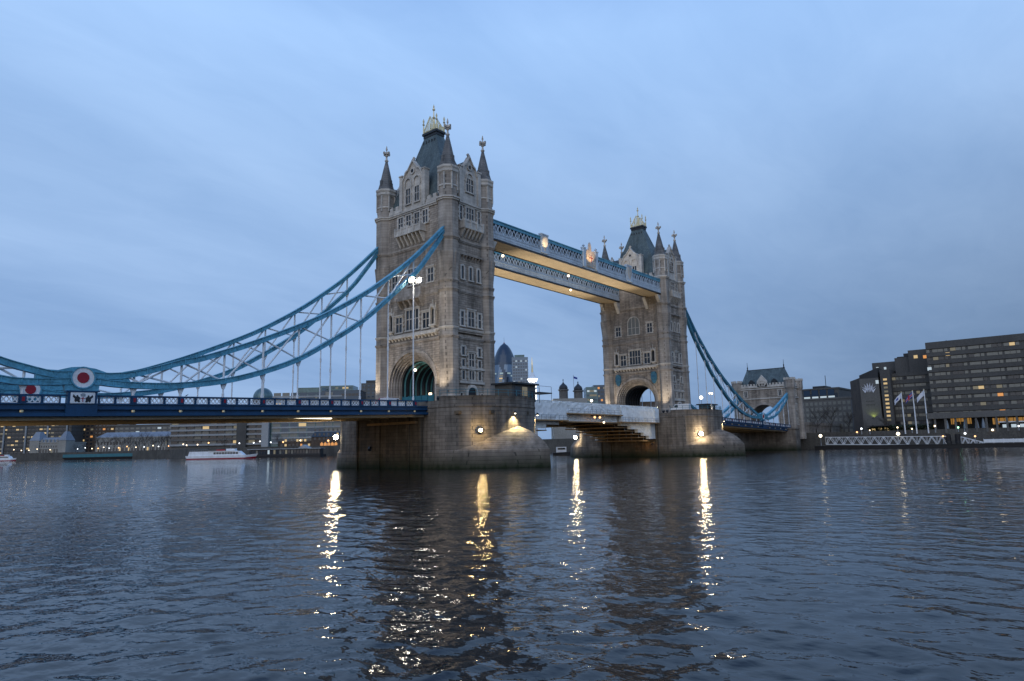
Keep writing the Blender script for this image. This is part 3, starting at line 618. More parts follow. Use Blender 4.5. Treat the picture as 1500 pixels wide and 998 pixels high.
    c = MB()                                   # gilded cresting
    for sx in (-1.05, 1.05):
        for k in range(9):
            y = -1.6+k*0.4; h = 0.9+2.3*max(0, 1-abs(y)/1.5)
            c.box(sx-0.06, sx+0.06, y-0.07, y+0.07, 66.3, 66.4+h); c.box(sx-0.06, sx+0.06, y-0.2, y+0.2, 66.55, 66.72); c.box(sx-0.05, sx+0.05, y-0.16, y+0.16, 66.2+h, 66.34+h)
        c.bar((sx, -1.7, 67.1), (sx, 0, 69.6), 0.12, 0.18); c.bar((sx, 1.7, 67.1), (sx, 0, 69.6), 0.12, 0.18)
        for y in (-1.9, 1.9): c.lathe(sx, y, [(0.16, 66.3), (0.12, 68.2), (0.28, 68.4), (0.12, 68.7), (0.2, 69.2), (0.04, 69.7)], 6)
    for sy in (-1.9, 1.9):
        for k in range(4):
            x = -0.75+k*0.5; c.box(x-0.07, x+0.07, sy-0.06, sy+0.06, 66.3, 67.4); c.box(x-0.2, x+0.2, sy-0.05, sy+0.05, 66.6, 66.75)
    c.lathe(0, 0, [(0.45, 66.3), (0.3, 69.0), (0.2, 69.4), (0.36, 69.7), (0.13, 70.0), (0.11, 71.2), (0.3, 71.4), (0.3, 71.6), (0.1, 71.8), (0.18, 72.1), (0.03, 72.6)], 8)
    c.build('roof_cresting', 'gold', r)
    # passage lamp on the west side of the vault
    p = MB(); p.ball((-2.6, 2.6, 18.2), 0.28); p.build('ceiling_lamp', 'lamp_strip', r)
    return r
tower = make_tower()
far_tower = copy_thing(tower, 'farther of the two tall gothic stone bridge towers, right of the high walkways', (82.3, 0, Z0), math.pi)

for ch in list(far_tower.children):
    if ch.name.startswith('ceiling_lamp'): bpy.data.objects.remove(ch)
    elif ch.name.startswith('arch_rib'): ch.data = ch.data.copy(); ch.data.materials[0] = M['dark_metal']  # ribs recoloured dark: the shade inside this arch is put into the colour
# ------------------------------------------------------------------ side-span decks
XP = -10.9
def TZ(x): return 11.34+(x-XP)*0.026
HX = [-13.7-5.45*i for i in range(15)]
def slopebox(mb, x0, x1, y0, y1, a, b):     # a, b: heights measured from the parapet top line
    mb.hexa([(x0,y0,TZ(x0)+a),(x1,y0,TZ(x1)+a),(x1,y1,TZ(x1)+a),(x0,y1,TZ(x0)+a),(x0,y0,TZ(x0)+b),(x1,y0,TZ(x1)+b),(x1,y1,TZ(x1)+b),(x0,y1,TZ(x0)+b)])
def make_deck():
    r = thing('bridge_deck', 'navy blue side span deck with white lattice parapet, left of the nearer tower', 'bridge deck', (XP, 0, TZ(XP)), 'suspended side spans')
    x0, x1 = -94.0, XP-0.02
    b = MB(); slopebox(b, x0, x1, -9.2, 9.2, -1.35, -1.0); b.build('roadway', 'asphalt', r)
    b = MB(); slopebox(b, x0, x1, -9.0, 9.0, -2.3, -1.36)
    for i in range(31): slopebox(b, -92.5+i*2.7, -92.1+i*2.7, -9.1, 9.1, -2.6, -2.301)
    for y in (-8.8, -5, 0, 5, 8.8): slopebox(b, x0+0.1, x1-0.1, y-0.25, y+0.25, -2.75, -2.32)
    b.build('underside', 'cream_soffit', r)
    for s in (-1, 1):
        def yb(p, q): return sorted((s*p, s*q))
        g = MB()
        for lo, hi, p, q in ((-1.55, -0.98, 9.2, 9.72), (-1.08, -0.93, 9.15, 9.86), (-1.62, -1.5, 9.2, 9.84), (-2.0, -1.56, 9.2, 9.5), (-2.35, -1.99, 8.95, 9.95)):
            slopebox(g, x0, x1, *yb(p, q), lo, hi)
        g.build('edge_girder', 'navy_blue', r)
        g = MB(); slopebox(g, x0, x1, *yb(9.42, 9.86), -0.16, 0.0); g.build('handrail', 'navy_blue', r)
        for hx in HX:
            p = MB(); slopebox(p, hx-0.28, hx+0.28, *yb(9.4, 9.9), -0.95, -0.155)
            po = p.build('parapet_post', 'navy_blue', r)
            q = MB(); slopebox(q, hx-0.13, hx+0.13, *yb(9.88, 9.95), -0.75, -0.3); q.build('red_shield', 'red_paint', po)
            q = MB(); q.lathe(hx, s*9.62, [(0.12, TZ(hx)-2.0), (0.2, TZ(hx)-1.9), (0.2, TZ(hx)-1.7), (0.1, TZ(hx)-1.6)], 8); q.build('gold_boss', 'gold', r)
            for k in range(3):
                a, bx = hx-0.32-k*1.71, hx-0.32-(k+1)*1.71+0.0
                if s*9.7 and -64.3 < (a+bx)/2 < -61.2: continue
                l, rr_ = min(a, bx)+0.12, max(a, bx)-0.12
                m = MB(); slopebox(m, l-0.14, l, *yb(9.45, 9.82), -0.93, -0.16); slopebox(m, rr_, rr_+0.14, *yb(9.45, 9.82), -0.93, -0.16)
                fr = m.build('panel_frame', 'navy_blue', r)
                m = MB()
                w = (rr_-l)
                for j in range(3):
                    c0, c1 = l+w*j/3, l+w*(j+1)/3; y = s*9.66
                    m.bar((c0, y, TZ(c0)-0.88), (c1, y, TZ(c1)-0.2), 0.05, 0.11); m.bar((c0, y+0.002, TZ(c0)-0.2), (c1, y+0.002, TZ(c1)-0.88), 0.05, 0.11)
                    m.box((c0+c1)/2-0.1, (c0+c1)/2+0.1, y-0.03, y+0.03, TZ(c0)-0.64, TZ(c0)-0.44)
                slopebox(m, l, rr_, *yb(9.6, 9.7), -0.92, -0.85); slopebox(m, l, rr_, *yb(9.6, 9.7), -0.23, -0.165)
                slopebox(m, l, l+0.06, *yb(9.6, 9.7), -0.92, -0.16); slopebox(m, rr_-0.06, rr_, *yb(9.6, 9.7), -0.92, -0.16)
                m.build('lattice', 'white_paint', fr)
        # pedestal under the roundel with the city arms
        p = MB(); slopebox(p, -64.2, -61.3, *yb(9.3, 10.05), -1.05, 0.30); slopebox(p, -64.4, -61.1, *yb(9.25, 10.15), 0.30, 0.44); slopebox(p, -64.3, -61.2, *yb(9.3, 10.0), -2.36, -1.04)
        pd = p.build('pedestal', 'navy_blue', r)
        p = MB(); slopebox(p, -63.95, -61.55, *yb(10.04, 10.09), -0.95, 0.24); ap = p.build('arms_panel', 'white_paint', pd)
        Fp = lambda u, v, d: (-62.75-s*u*-1 if False else -62.75+(u if s < 0 else -u), s*(10.09+d), TZ(-62.75)-0.36+v)
        p = MB(); p.prismF(Fp, [(-0.2, 0.12), (0.2, 0.12), (0.2, -0.2), (0, -0.48), (-0.2, -0.2)], -0.01, 0.03); p.build('shield', 'flag_white', pd)
        p = MB(); p.boxF(Fp, -0.045, 0.045, -0.42, 0.12, 0.0, 0.045); p.boxF(Fp, -0.2, 0.2, -0.1, -0.02, 0.0, 0.046); p.build('cross', 'red_paint', pd)
        p = MB()
        for m_ in (-1, 1):
            p.prismF(Fp, [(m_*x, y) for x, y in ((0.24, -0.45), (0.32, -0.2), (0.24, -0.02), (0.36, 0.1), (0.5, 0.2), (0.46, 0.3), (0.62, 0.28), (0.66, 0.12), (0.58, 0.02), (0.95, 0.36), (1.0, 0.1), (0.78, -0.1), (0.82, -0.3), (0.7, -0.5), (0.55, -0.36), (0.42, -0.5))], -0.01, 0.025)
        p.build('dragons', 'dark_metal', pd)
        p = MB(); p.prismF(Fp, [(-0.2, 0.16), (0.2, 0.16), (0.26, 0.36), (0.12, 0.5), (-0.12, 0.5), (-0.26, 0.36)], -0.01, 0.03); p.build('helm', 'grey_metal', pd)
    return r
deck = make_deck()
copy_thing(deck, 'blue side span deck rising from the north abutment tower to the farther tower', (82.3-XP, 0, TZ(XP)), math.pi)

# ------------------------------------------------------------------ suspension chains
UPL = [(-6.4,42.9),(-13.2,36.2),(-17.8,32.35),(-23.5,28.1),(-30,24.0),(-35.3,21.2),(-42.5,17.9),(-49,15.35),(-52.1,14.45),(-55.5,13.25),(-58,12.55),(-60.4,12.25),(-62.75,12.35)]
LOL = [(-6.4,42.0),(-9.5,37.8),(-13,33.5),(-19,27.9),(-24.4,23.3),(-30.3,19.4),(-35.7,16.25),(-41,14.1),(-46.3,12.55),(-52,11.65),(-55.4,11.4),(-58.8,11.4),(-61,11.55),(-62.75,11.6)]
UPS = [(-62.75,12.35),(-64.2,12.2),(-65.8,12.15),(-68.4,12.7),(-70.4,13.25),(-76,15.1),(-83,17.8),(-91.5,21.4)]
LOS = [(-62.75,11.6),(-64.1,11.45),(-67.6,11.2),(-70.2,11.35),(-76,12.6),(-83,15.6),(-91.5,20.6)]
def interp(P, x):
    P = sorted(P); xs = [p[0] for p in P]; return float(np.interp(x, xs, [p[1] for p in P]))
def make_chain():
    yc = -9.3
    r = thing('suspension_chain', 'blue suspension chain nearest the camera, running up in front of the nearer tower', 'suspension chain', (-62.75, yc, 11.3), 'suspension chains')
    S = lambda P: [(x, yc, z) for x, z in spline(P, 6)]
    for nm, P in (('upper_chord', UPL), ('lower_chord', LOL), ('upper_chord', UPS), ('lower_chord', LOS)):
        b = MB(); b.sweep(S(P), 0.62, 0.62)
        c = [(x, y, z+0.33) for x, y, z in S(P)]; b.sweep(c, 0.86, 0.09); c = [(x, y, z-0.33) for x, y, z in S(P)]; b.sweep(c, 0.86, 0.09)
        q = S(P); dist = 0.0
        for p0, p1 in zip(q[:-1], q[1:]):               # stiffeners at the plate joints
            dist += math.hypot(p1[0]-p0[0], p1[2]-p0[2])
            if dist > 1.25: dist = 0.0; b.box(p1[0]-0.05, p1[0]+0.05, yc-0.40, yc+0.40, p1[2]-0.26, p1[2]+0.26)
        b.build(nm, 'chain_blue', r)
    b = MB(); b.prismF(lambda u, v, d: (u, yc+d, v), [(-67.2, 12.6), (-67.2, 11.3), (-64.5, 11.2), (-64.4, 10.4), (-61.1, 10.4), (-61, 11.3), (-57.6, 11.5), (-58.3, 12.6), (-60.4, 12.65), (-61.5, 13.0), (-62.75, 13.15), (-64.0, 13.0), (-65.2, 12.6)], -0.33, 0.33)
    b.build('centre_casting', 'chain_blue', r)
    for s in (-1, 1):
        F = lambda u, v, d: (-62.75+u, yc+s*d, 11.9+v)
        C = lambda rad: [(rad*math.cos(2*math.pi*i/32), rad*math.sin(2*math.pi*i/32)) for i in range(32)]
        b = MB(); b.prismF(F, C(1.13), 0.3, 0.44); ro = b.build('roundel', 'white_paint', r)
        b = MB(); b.prismF(F, C(0.6), 0.43, 0.5); b.build('red_disc', 'red_paint', ro)
        b = MB(); b.bandF(F, C(1.24)+[C(1.24)[0]], C(1.1)+[C(1.1)[0]], 0.3, 0.5); b.build('rim', 'chain_blue', ro)
    px = HX[:9]+HX[9:]
    pts = [(x, interp(UPL+UPS, x), interp(LOL+LOS, x)) for x in HX if abs(x+62.75) > 3]
    for x, zu, zl in pts:
        if zu-zl > 0.9:
            b = MB(); b.tube((x, yc, zl), (x, yc, zu), 0.14); b.build('strut', 'white_paint', r)
        b = MB(); zd = TZ(x)-0.2
        b.prismF(lambda u, v, d: (x+u, yc+d, zl-0.3+v), [(-0.42, 0.05), (0.42, 0.05), (0.14, -0.75), (-0.14, -0.75)], -0.12, 0.12)
        if zl-1.0 > zd:
            b.tube((x, yc, zd), (x, yc, zl-0.9), 0.105, n=8)
            if zl-zd > 6: b.tube((x, yc, (zl+zd)/2-0.3), (x, yc, (zl+zd)/2+0.3), 0.16, n=8)
            b.tube((x, yc, zd), (x, yc, zd+0.7), 0.17, n=8)
        b.build('hanger', 'white_paint', r)
    for (x, zu, zl), (x2, zu2, zl2) in zip(pts[:-1], pts[1:]):
        if abs(x-x2) > 8: continue
        for a, c in (((x, yc-0.1, zu), (x2, yc-0.1, zl2)), ((x, yc+0.1, zl), (x2, yc+0.1, zu2))):
            if abs(zu-zl)+abs(zu2-zl2) > 1.6: b = MB(); b.tube(a, c, 0.125); b.build('brace', 'white_paint', r)
    return r
chain = make_chain()
copy_thing(chain, 'blue suspension chain on the far side of the deck, left of the nearer tower', (-62.75, 9.3, 11.3))
copy_thing(chain, 'blue suspension chain dropping right from the farther tower, on the near side of its deck', (145.05, -9.3, 11.3), math.pi)
copy_thing(chain, 'blue suspension chain right of the farther tower, on the far side of its deck', (145.05, 9.3, 11.3), math.pi)

# ------------------------------------------------------------------ high-level walkways
def make_walkway():
    yc = -6.8; x0, x1 = 5.62, 76.68; Y0, Y1 = yc-2.6, yc+2.6
    r = thing('high_walkway', 'nearer high level walkway, pale blue lattice with carved crests, between the tower tops', 'footbridge', (41.15, yc, 43.7), 'high walkways')
    b = MB(); b.box(x0, x1, Y0+0.2, Y1-0.2, 43.72, 43.95); n = 120
    b.build('soffit', 'cream_soffit', r)
    b = MB()
    for k in range(95): b.box(x0+0.3+k*0.75, x0+0.34+k*0.75, Y0+0.25, Y1-0.25, 43.69, 43.73)
    b.build('soffit_joints', 'timber', r)
    b = MB(); b.box(x0, x1, Y0+0.3, Y1-0.3, 47.35, 47.6); b.prismF(lambda u, v, d: (d, yc+u, v), [(-2.5, 47.6), (2.5, 47.6), (1.6, 47.9), (-1.6, 47.9)], x0, x1); b.build('roof', 'walk_blue', r)
    for s, Ye in ((-1, Y0), (1, Y1)):
        F = lambda u, v, d: (u, Ye+s*d, v)
        b = MB(); b.boxF(F, x0, x1, 43.62, 43.92, -0.28, 0.12); b.build('bottom_flange', 'dark_metal', r)
        b = MB(); b.boxF(F, x0, x1, 43.921, 45.0, -0.2, 0.0); b.boxF(F, x0, x1, 44.98, 45.14, -0.2, 0.1); b.boxF(F, x0, x1, 44.38, 44.5, -0.1, 0.07)
        k = 0; x = x0+0.3
        while x < x1-0.3: b.boxF(F, x-0.07, x+0.07, 43.93, 44.97, -0.1, 0.06); x += 0.6
        b.build('girder', 'walk_blue', r)
        b = MB(); b.boxF(F, x0, x1, 47.0, 47.62, -0.25, 0.06); b.boxF(F, x0, x1, 47.6, 47.78, -0.4, 0.2)
        b.build('top_chord', 'chain_blue', r)
        b = MB(); n = 64; st = (x1-x0)/n
        for k in range(n):
            a, c = x0+k*st, x0+(k+1)*st
            b.bar(F(a, 45.15, -0.03), F(c, 47.0, -0.03), 0.09, 0.17); b.bar(F(a, 47.0, -0.05), F(c, 45.15, -0.05), 0.09, 0.17)
            if k % 2 == 0: b.boxF(F, a-0.06, a+0.06, 45.14, 47.0, -0.12, -0.04)
            b.boxF(F, (a+c)/2-0.17, (a+c)/2+0.17, 45.9, 46.25, -0.08, 0.02)
        b.build('lattice', 'walk_blue', r)
        b = MB(); b.boxF(F, x0, x1, 45.1, 45.75, -0.5, -0.42); b.build('dado', 'white_paint', r)
        b = MB(); b.boxF(F, x0, x1, 45.75, 47.3, -0.5, -0.44); b.build('glazing', 'glass', r)
        if s < 0:
            for xc, big in ((23.4, False), (41.15, True), (58.9, False)):
                b = MB()
                if big:
                    for u in (-2.6, 2.6): b.boxF(F, xc+u-0.5, xc+u+0.5, 44.2, 48.6, -0.3, 0.38); b.boxF(F, xc+u-0.6, xc+u+0.6, 48.6, 48.85, -0.4, 0.46); b.lathe(xc+u, Ye-0.05, [(0.3, 48.85), (0.12, 49.0), (0.38, 49.3), (0.05, 49.7)], 8)
                else:
                    b.boxF(F, xc-1.25, xc+1.25, 44.2, 48.2, -0.3, 0.3); b.boxF(F, xc-1.35, xc+1.35, 48.2, 48.45, -0.4, 0.4)
                pb = b.build('crest_frame', 'walk_blue', r)
                b = MB()
                if big:
                    b.prismF(F, [(xc-2.05, 44.6), (xc+2.05, 44.6), (xc+2.0, 47.6), (xc+1.4, 48.6), (xc+0.5, 48.4), (xc+0.35, 49.6), (xc, 50.6), (xc-0.35, 49.6), (xc-0.5, 48.4), (xc-1.4, 48.6), (xc-2.0, 47.6)], -0.2, 0.28)
                    b.boxF(F, xc-0.4, xc+0.4, 49.9, 50.1, -0.1, 0.2)
                    b.prismF(F, [(xc-0.8, 47.4), (xc+0.8, 47.4), (xc+0.8, 46.2), (xc, 45.2), (xc-0.8, 46.2)], 0.27, 0.42)
                    for s2 in (-1, 1): b.prismF(F, [(xc+s2*x, z) for x, z in ((0.95, 45.2), (1.3, 45.9), (1.0, 46.6), (1.25, 47.2), (1.75, 47.5), (1.8, 46.7), (1.55, 46.2), (1.8, 45.2))], 0.27, 0.4)
                    b.build('carved_crest', 'dressed_stone', pb)
                else:
                    b.prismF(F, [(xc-0.85, 47.9), (xc+0.85, 47.9), (xc+0.85, 46.0), (xc, 44.7), (xc-0.85, 46.0)], 0.28, 0.42); b.build('carved_crest', 'dressed_stone', pb)
                if big:
                    b = MB(); b.boxF(F, xc-0.1, xc+0.1, 45.5, 47.35, 0.42, 0.46); b.boxF(F, xc-0.75, xc+0.75, 46.6, 46.8, 0.42, 0.461); b.build('cross', 'red_paint', pb)
    return r
walk = make_walkway()
copy_thing(walk, 'farther high level walkway, seen beneath the nearer one between the tower tops', (41.15, 6.8, 43.7), math.pi)

# ------------------------------------------------------------------ bascule leaves, wrapped in white sheeting for painting
def make_leaf():
    r = thing('bascule_leaf', 'left half of the opening road span, wrapped in white sheeting beside the nearer pier', 'bridge span', (PA, 0, 9.0), 'opening road span')
    b = MB(); b.box(PA+0.05, 41.1, -8.8, 8.8, 10.6, 11.2); b.build('roadway', 'asphalt', r)
    for s in (-1, 1):
        F = lambda u, v, d: (u, s*(8.9+d), v)
        def sheet(pts, d0, d1, z0, z1, seed):
            """taut sheet with slight billows between its ties"""
            rnd = random.Random(seed); n = len(pts); m = MB(); n = max(4, int((pts[1]-pts[0])/0.9)); k = 5; g = []
            for i in range(n+1):
                u = pts[0]+(pts[1]-pts[0])*i/n
                g.append([F(u, z0+(z1-z0)*j/k, d1+(0.0 if i in (0, n) else rnd.uniform(-0.10, 0.10))) for j in range(k+1)])
            front = [p for row in g for p in row]; back = [F(pts[0], z0, d0), F(pts[1], z0, d0), F(pts[1], z1, d0), F(pts[0], z1, d0)]
            fs = [(i*(k+1)+j, (i+1)*(k+1)+j, (i+1)*(k+1)+j+1, i*(k+1)+j+1) for i in range(n) for j in range(k)]
            o = len(front); N0 = n*(k+1)
            fs += [tuple([o]+[i*(k+1) for i in range(n+1)]+[o+1]), tuple([o+3]+[i*(k+1)+k for i in range(n+1)]+[o+2]), tuple([o]+[j for j in range(k+1)]+[o+3]), tuple([o+1]+[N0+j for j in range(k+1)]+[o+2]), (o, o+1, o+2, o+3)]
            m.add(front+back, fs); return m
        sheet((PA+0.3, 30.0), -0.3, 0.45, 8.75, 12.25, 1).build('sheeting', 'white_sheet', r)
        sheet((30.01, 41.1), -0.3, 0.15, 10.3, 12.5, 2).build('sheeting', 'white_sheet', r)
        sheet((PA+0.3, 41.1), -0.6, 0.1, 12.3, 12.75, 5).build('top_sheeting', 'white_sheet', r)
        sheet((22.0, 41.1), -1.4, -0.75, 8.6, 10.25, 3).build('sheeting', 'white_sheet', r)
        x = PA+0.3
        for x2, zb in ((15.0, 4.6), (17.5, 5.4), (20.5, 6.2), (24.0, 7.0), (28.5, 7.8)):
            sheet((x, x2), -1.6, -0.7, zb, 8.7, int(zb*10)).build('sheeting', 'white_sheet', r); x = x2+0.01
        b = MB(); b.boxF(F, PA+0.4, 30.2, 8.5, 8.74, -0.9, 0.75); b.boxF(F, 29.8, 41.1, 10.05, 10.29, -0.9, 0.85); b.boxF(F, 28.6, 41.1, 8.3, 8.55, -1.5, 0.35)
        b.build('scaffold_ledge', 'timber', r)
        b = MB()
        for u0, u1, zb in ((PA+0.5, 30.0, 8.745), (30.3, 41.0, 10.295)):
            n = int((u1-u0)/1.5)
            for k in range(n+1):
                u = u0+(u1-u0)*k/n; b.tube(F(u, zb, 0.7), F(u, zb+1.0, 0.7), 0.035, n=5)
            for h in (0.5, 0.98): b.tube(F(u0, zb+h, 0.7), F(u1, zb+h, 0.7), 0.03, n=5)
        b.build('scaffold_rail', 'grey_metal', r)
    for x2, zb in ((15.5, 4.1), (18.0, 4.9), (21.0, 5.7), (24.6, 6.5), (29.2, 7.3), (34.5, 8.0)):
        b = MB(); b.box(PA+0.3, x2+0.8, -7.25, 7.25, zb, zb+0.22); b.build('scaffold_floor', 'timber', r)
    b = MB()
    for x2, zb in ((15.5, 4.1), (18.0, 4.9), (21.0, 5.7), (24.6, 6.5), (29.2, 7.3)):
        for y in (-7.2, -3.6, 0, 3.6, 7.2): b.tube((x2+0.5, y, zb), (x2+0.5, y, 8.6), 0.05, n=5)
    b.build('scaffold_posts', 'grey_metal', r)
    b = MB(); b.box(34, 41.1, -7.5, 7.5, 8.6, 9.2); b.build('underside', 'timber', r)
    return r
leaf = make_leaf()
copy_thing(leaf, 'right half of the opening road span, wrapped in white sheeting beside the farther pier', (82.3-PA, 0, 9.0), math.pi)

# ------------------------------------------------------------------ north abutment tower
def make_abutment():
    x0, x1, hy, zb = 173.0, 183.0, 10.6, 4.0
    r = thing('abutment_tower', 'squat stone gatehouse tower with a green slate roof at the north end', 'gatehouse', ((x0+x1)/2, 0, zb))
    G = lambda u, v, d: (d, u, v)
    b = MB(); hw, zs, rise, top = 5.2, 12.0, 5.2, 24.0
    for d0, d1 in ((x0, x1),):
        for sgn in (-1, 1):
            u0, u1 = sorted((sgn*hy, sgn*hw)); b.hexa([G(u0, zb, d0), G(u1, zb, d0), G(u1, zb, d1), G(u0, zb, d1), G(u0, zs, d0), G(u1, zs, d0), G(u1, zs, d1), G(u0, zs, d1)])
        a = arc(hw, zs, rise, 24); n = len(a); outer = []
        for i, (x, z) in enumerate(a):
            t = i/(n-1)
            outer.append((-hy, zs+(top-zs)*t/0.15) if t < 0.15 else ((hy, zs+(top-zs)*(1-t)/0.15) if t > 0.85 else (-hy+2*hy*(t-0.15)/0.7, top)))
        b.bandF(G, outer, a, d0, d1)
    b.build('wall', 'tower_stone', r)
    FA = lambda u, v, d: (x0-d, u, v); FB = lambda u, v, d: (u+(x0+x1)/2, -hy-d, v)
    a = MB(); a.bandF(FA, arc(6.0, zs, 6.1, 24), arc(5.3, zs, 5.3, 24), -0.2, 0.35); a.build('archway', 'turret_stone', r)
    for sx in (x0+0.6, x1-0.6):
        for sy in (-1, 1):
            t = MB(); t.lathe(sx, sy*(hy-0.4), [(1.7, zb), (1.55, 8), (1.5, 22.4), (1.95, 23.4), (1.95, 26.2)], 8); tb = t.build('corner_turret', 'turret_stone', r)
            q = MB()
            for i in range(8):
                an = i*math.pi/4; q.box(sx+1.7*math.cos(an)-0.4, sx+1.7*math.cos(an)+0.4, sy*(hy-0.4)+1.7*math.sin(an)-0.4, sy*(hy-0.4)+1.7*math.sin(an)+0.4, 26.1, 27.0+0.002*i)
            q.build('turret_battlement', 'dressed_stone', tb)
    s = MB()
    for z in (19.5, 23.2): s.boxF(FA, -hy, hy, z, z+0.4, -0.2, 0.25); s.boxF(FB, -4, 4, z+0.01, z+0.39, -0.2, 0.25)
    s.build('string_course', 'dressed_stone', r)
    for F, u0, u1 in ((FA, -8.6, 8.6), (FB, -3.4, 3.4)):
        m = MB(); battlement(m, F, u0, u1, 24.0); m.build('battlement', 'dressed_stone', r)
    for u in (-6.6, 6.6): window(r, FA, u, 20.4, 22.6, 1.0, 2, surround=0.3)
    for z in (9.5, 15.0, 20.4): window(r, FB, 0, z, z+2.2, 1.4, 2, surround=0.3)
    b = MB(); b.rings([[(x0+a, -c, z), (x1-a, -c, z), (x1-a, c, z), (x0+a, c, z)] for z, a, c in ((24.0, 0.9, 9.6), (27.0, 2.2, 8.4), (31.2, 4.3, 7.2))]); b.build('roof', 'slate', r)
    b = MB(); b.box(x0+4.3, x1-4.3, -7.3, 7.3, 31.2, 31.45)
    for y in (-7.1, 7.1): b.lathe((x0+x1)/2, y, [(0.35, 31.4), (0.15, 32.0), (0.28, 32.4), (0.1, 32.8), (0.06, 34.6)], 6)
    b.build('ridge', 'lead', r)
    b = MB(); b.prismF(FA, [(-1.9, 24.0), (-1.9, 26.4), (0, 28.8), (1.9, 26.4), (1.9, 24.0)], -0.7, 0.1); b.build('gable', 'dressed_stone', r)
    window(r, FA, 0, 24.6, 26.4, 1.6, 2, surround=0.25, proud=0.26)
    for u in (-4.4, 4.4):
        b = MB(); b.prismF(FA, [(u-1.0, 24.2), (u-1.0, 26.2), (u, 27.2), (u+1.0, 26.2), (u+1.0, 24.2)], -3.0, -0.5); b.build('dormer', 'lead', r)
    return r
make_abutment()
b = MB(); b.box(183.0, 330, -9.6, 9.6, 4.5, 9.4); b.box(183.0, 330, -9.9, -9.4, 9.39, 10.5); b.box(183.0, 330, 9.4, 9.9, 9.39, 10.5)
va = b.build('approach_viaduct', 'tower_stone'); tag(va, 'stone approach viaduct behind the gatehouse tower', 'viaduct')
b = MB(); b.box(168.5, 173.2, -12.5, 12.5, -3, 7.6); b.box(168.2, 173.0, -12.8, 12.8, 7.6, 8.1)
ab = b.build('river_abutment', 'pier_stone'); tag(ab, 'stone abutment rising from the water below the gatehouse tower', 'abutment')

# ------------------------------------------------------------------ lamps on the bridge
def spot(name, loc, target, power, size, col=(1.0, 0.74, 0.42), blend=0.6, rad=0.25, parent=None):
    l = bpy.data.lights.new(name, 'SPOT'); l.energy = power; l.spot_size = R(size); l.spot_blend = blend; l.color = col; l.shadow_soft_size = rad
    o = bpy.data.objects.new(name, l); COL.objects.link(o); o.location = loc
    o.rotation_euler = (Vector(target)-Vector(loc)).to_track_quat('-Z', 'Y').to_euler(); return o
def wall_lamp(loc, nrm, m, rad, label, group='lamps on the pier walls'):
    """bulkhead lamp: bracket, back shade and globe"""
    x, y, z = loc; n = Vector((nrm[0], nrm[1], 0)).normalized(); t = Vector((-n.y, n.x, 0))
    r = thing('wall_lamp', label, 'lamp', loc, group); c = Vector(loc)+n*1.05
    b = MB(); b.bar(Vector(loc)-n*0.2, c-n*0.2, 0.1); b.bar(Vector(loc)+Vector((0,0,-0.5)), c-n*0.2, 0.06); b.box(x-0.12, x+0.12, y-0.12, y+0.12, z-0.6, z+0.2); b.build('bracket', 'dark_metal', r)
    b = MB(); a = c-n*0.5; b.tube(a-n*0.12, a+n*0.06, 0.15, 0.38, 16); b.tube(a+n*0.06, a+n*0.1, 0.38, 0.38, 16)
    b.build('shade', 'dark_metal', r)
    b = MB(); b.ball(c, rad, 12, 8); b.build('globe', m, r, smooth=True); return r
def pier_pt(x, sy, base=0.0): return sy*(12.5+8.0*math.sqrt(max(0, 1-(x/PA)**2)))
ye = pier_pt(-7.4, -1)
wall_lamp((-7.4, ye, 6.1), (-0.55, -0.8), 'lamp_gold', 0.25, 'golden lamp on the nearer pier wall, left of its pointed end')
wall_lamp((-7.6, -ye+0.3, 5.9), (-0.7, 0.5), 'lamp_warm', 0.46, 'bright lamp at the far left end of the nearer pier')
wall_lamp((74.9, ye, 5.6), (-0.55, -0.8), 'lamp_warm', 0.44, 'bright lamp on the farther pier wall, near its pointed end')
wall_lamp((74.7, -ye+0.3, 5.6), (-0.7, 0.5), 'lamp_warm', 0.42, 'bright lamp at the left end of the farther pier, under the white sheeting')
def down_lamp(x, X0, label):
    y = pier_pt(x, -1); n = Vector((x/PA**2, y/64*0.6, 0)).normalized(); p = Vector((X0+x, y, 9.0))
    r = thing('down_lamp', label, 'lamp', p, 'downlights on the pier walls')
    h = p+n*0.45
    b = MB(); b.bar(p-n*0.2, h, 0.1); b.lathe(h.x, h.y, [(0.12, 9.35), (0.3, 9.05), (0.34, 8.92), (0.3, 8.93)], 8); b.build('hood', 'dark_metal', r)
    b = MB(); b.ball(h+Vector((0, 0, -0.06)), 0.17, 10, 6); b.build('bulb', 'lamp_strip', r, smooth=True)
    spot('down_light', h+Vector((0, 0, -0.2)), h+Vector((0, 0, -3.0))-n*0.3, 6500 if X0 == 0 else 3000, 112, (1.0, 0.80, 0.42), 0.8, 0.12)
down_lamp(-1.2, 0, 'small downlight lighting the pointed hood of the nearer pier')
down_lamp(8.0, 0, 'small downlight at the right hand edge of the nearer pier')
down_lamp(3.9, 82.3, 'small downlight lighting the pointed hood of the farther pier')
# twin floodlights on the chain
r = thing('twin_floodlight', 'pair of bright floodlights under the blue chain before the nearer tower', 'floodlight', (-14.0, -9.6, 31.5))
b = MB(); b.bar((-15.2, -9.75, 31.85), (-12.9, -9.75, 32.0), 0.1); b.bar((-13.7, -9.75, 31.9), (-13.7, -9.3, 33.2), 0.12)
for x, z in ((-14.9, 31.45), (-13.3, 31.6)): b.box(x-0.5, x+0.5, -10.02, -9.9, z-0.5, z+0.55); b.box(x-0.5, x+0.5, -10.9, -10.0, z+0.42, z+0.5)
b.build('bracket', 'dark_metal', r)
for x, z in ((-14.9, 31.45), (-13.3, 31.6)):
    b = MB(); b.ball((x, -10.5, z), 0.28, 12, 8); b.build('globe', 'lamp_white', r, smooth=True)
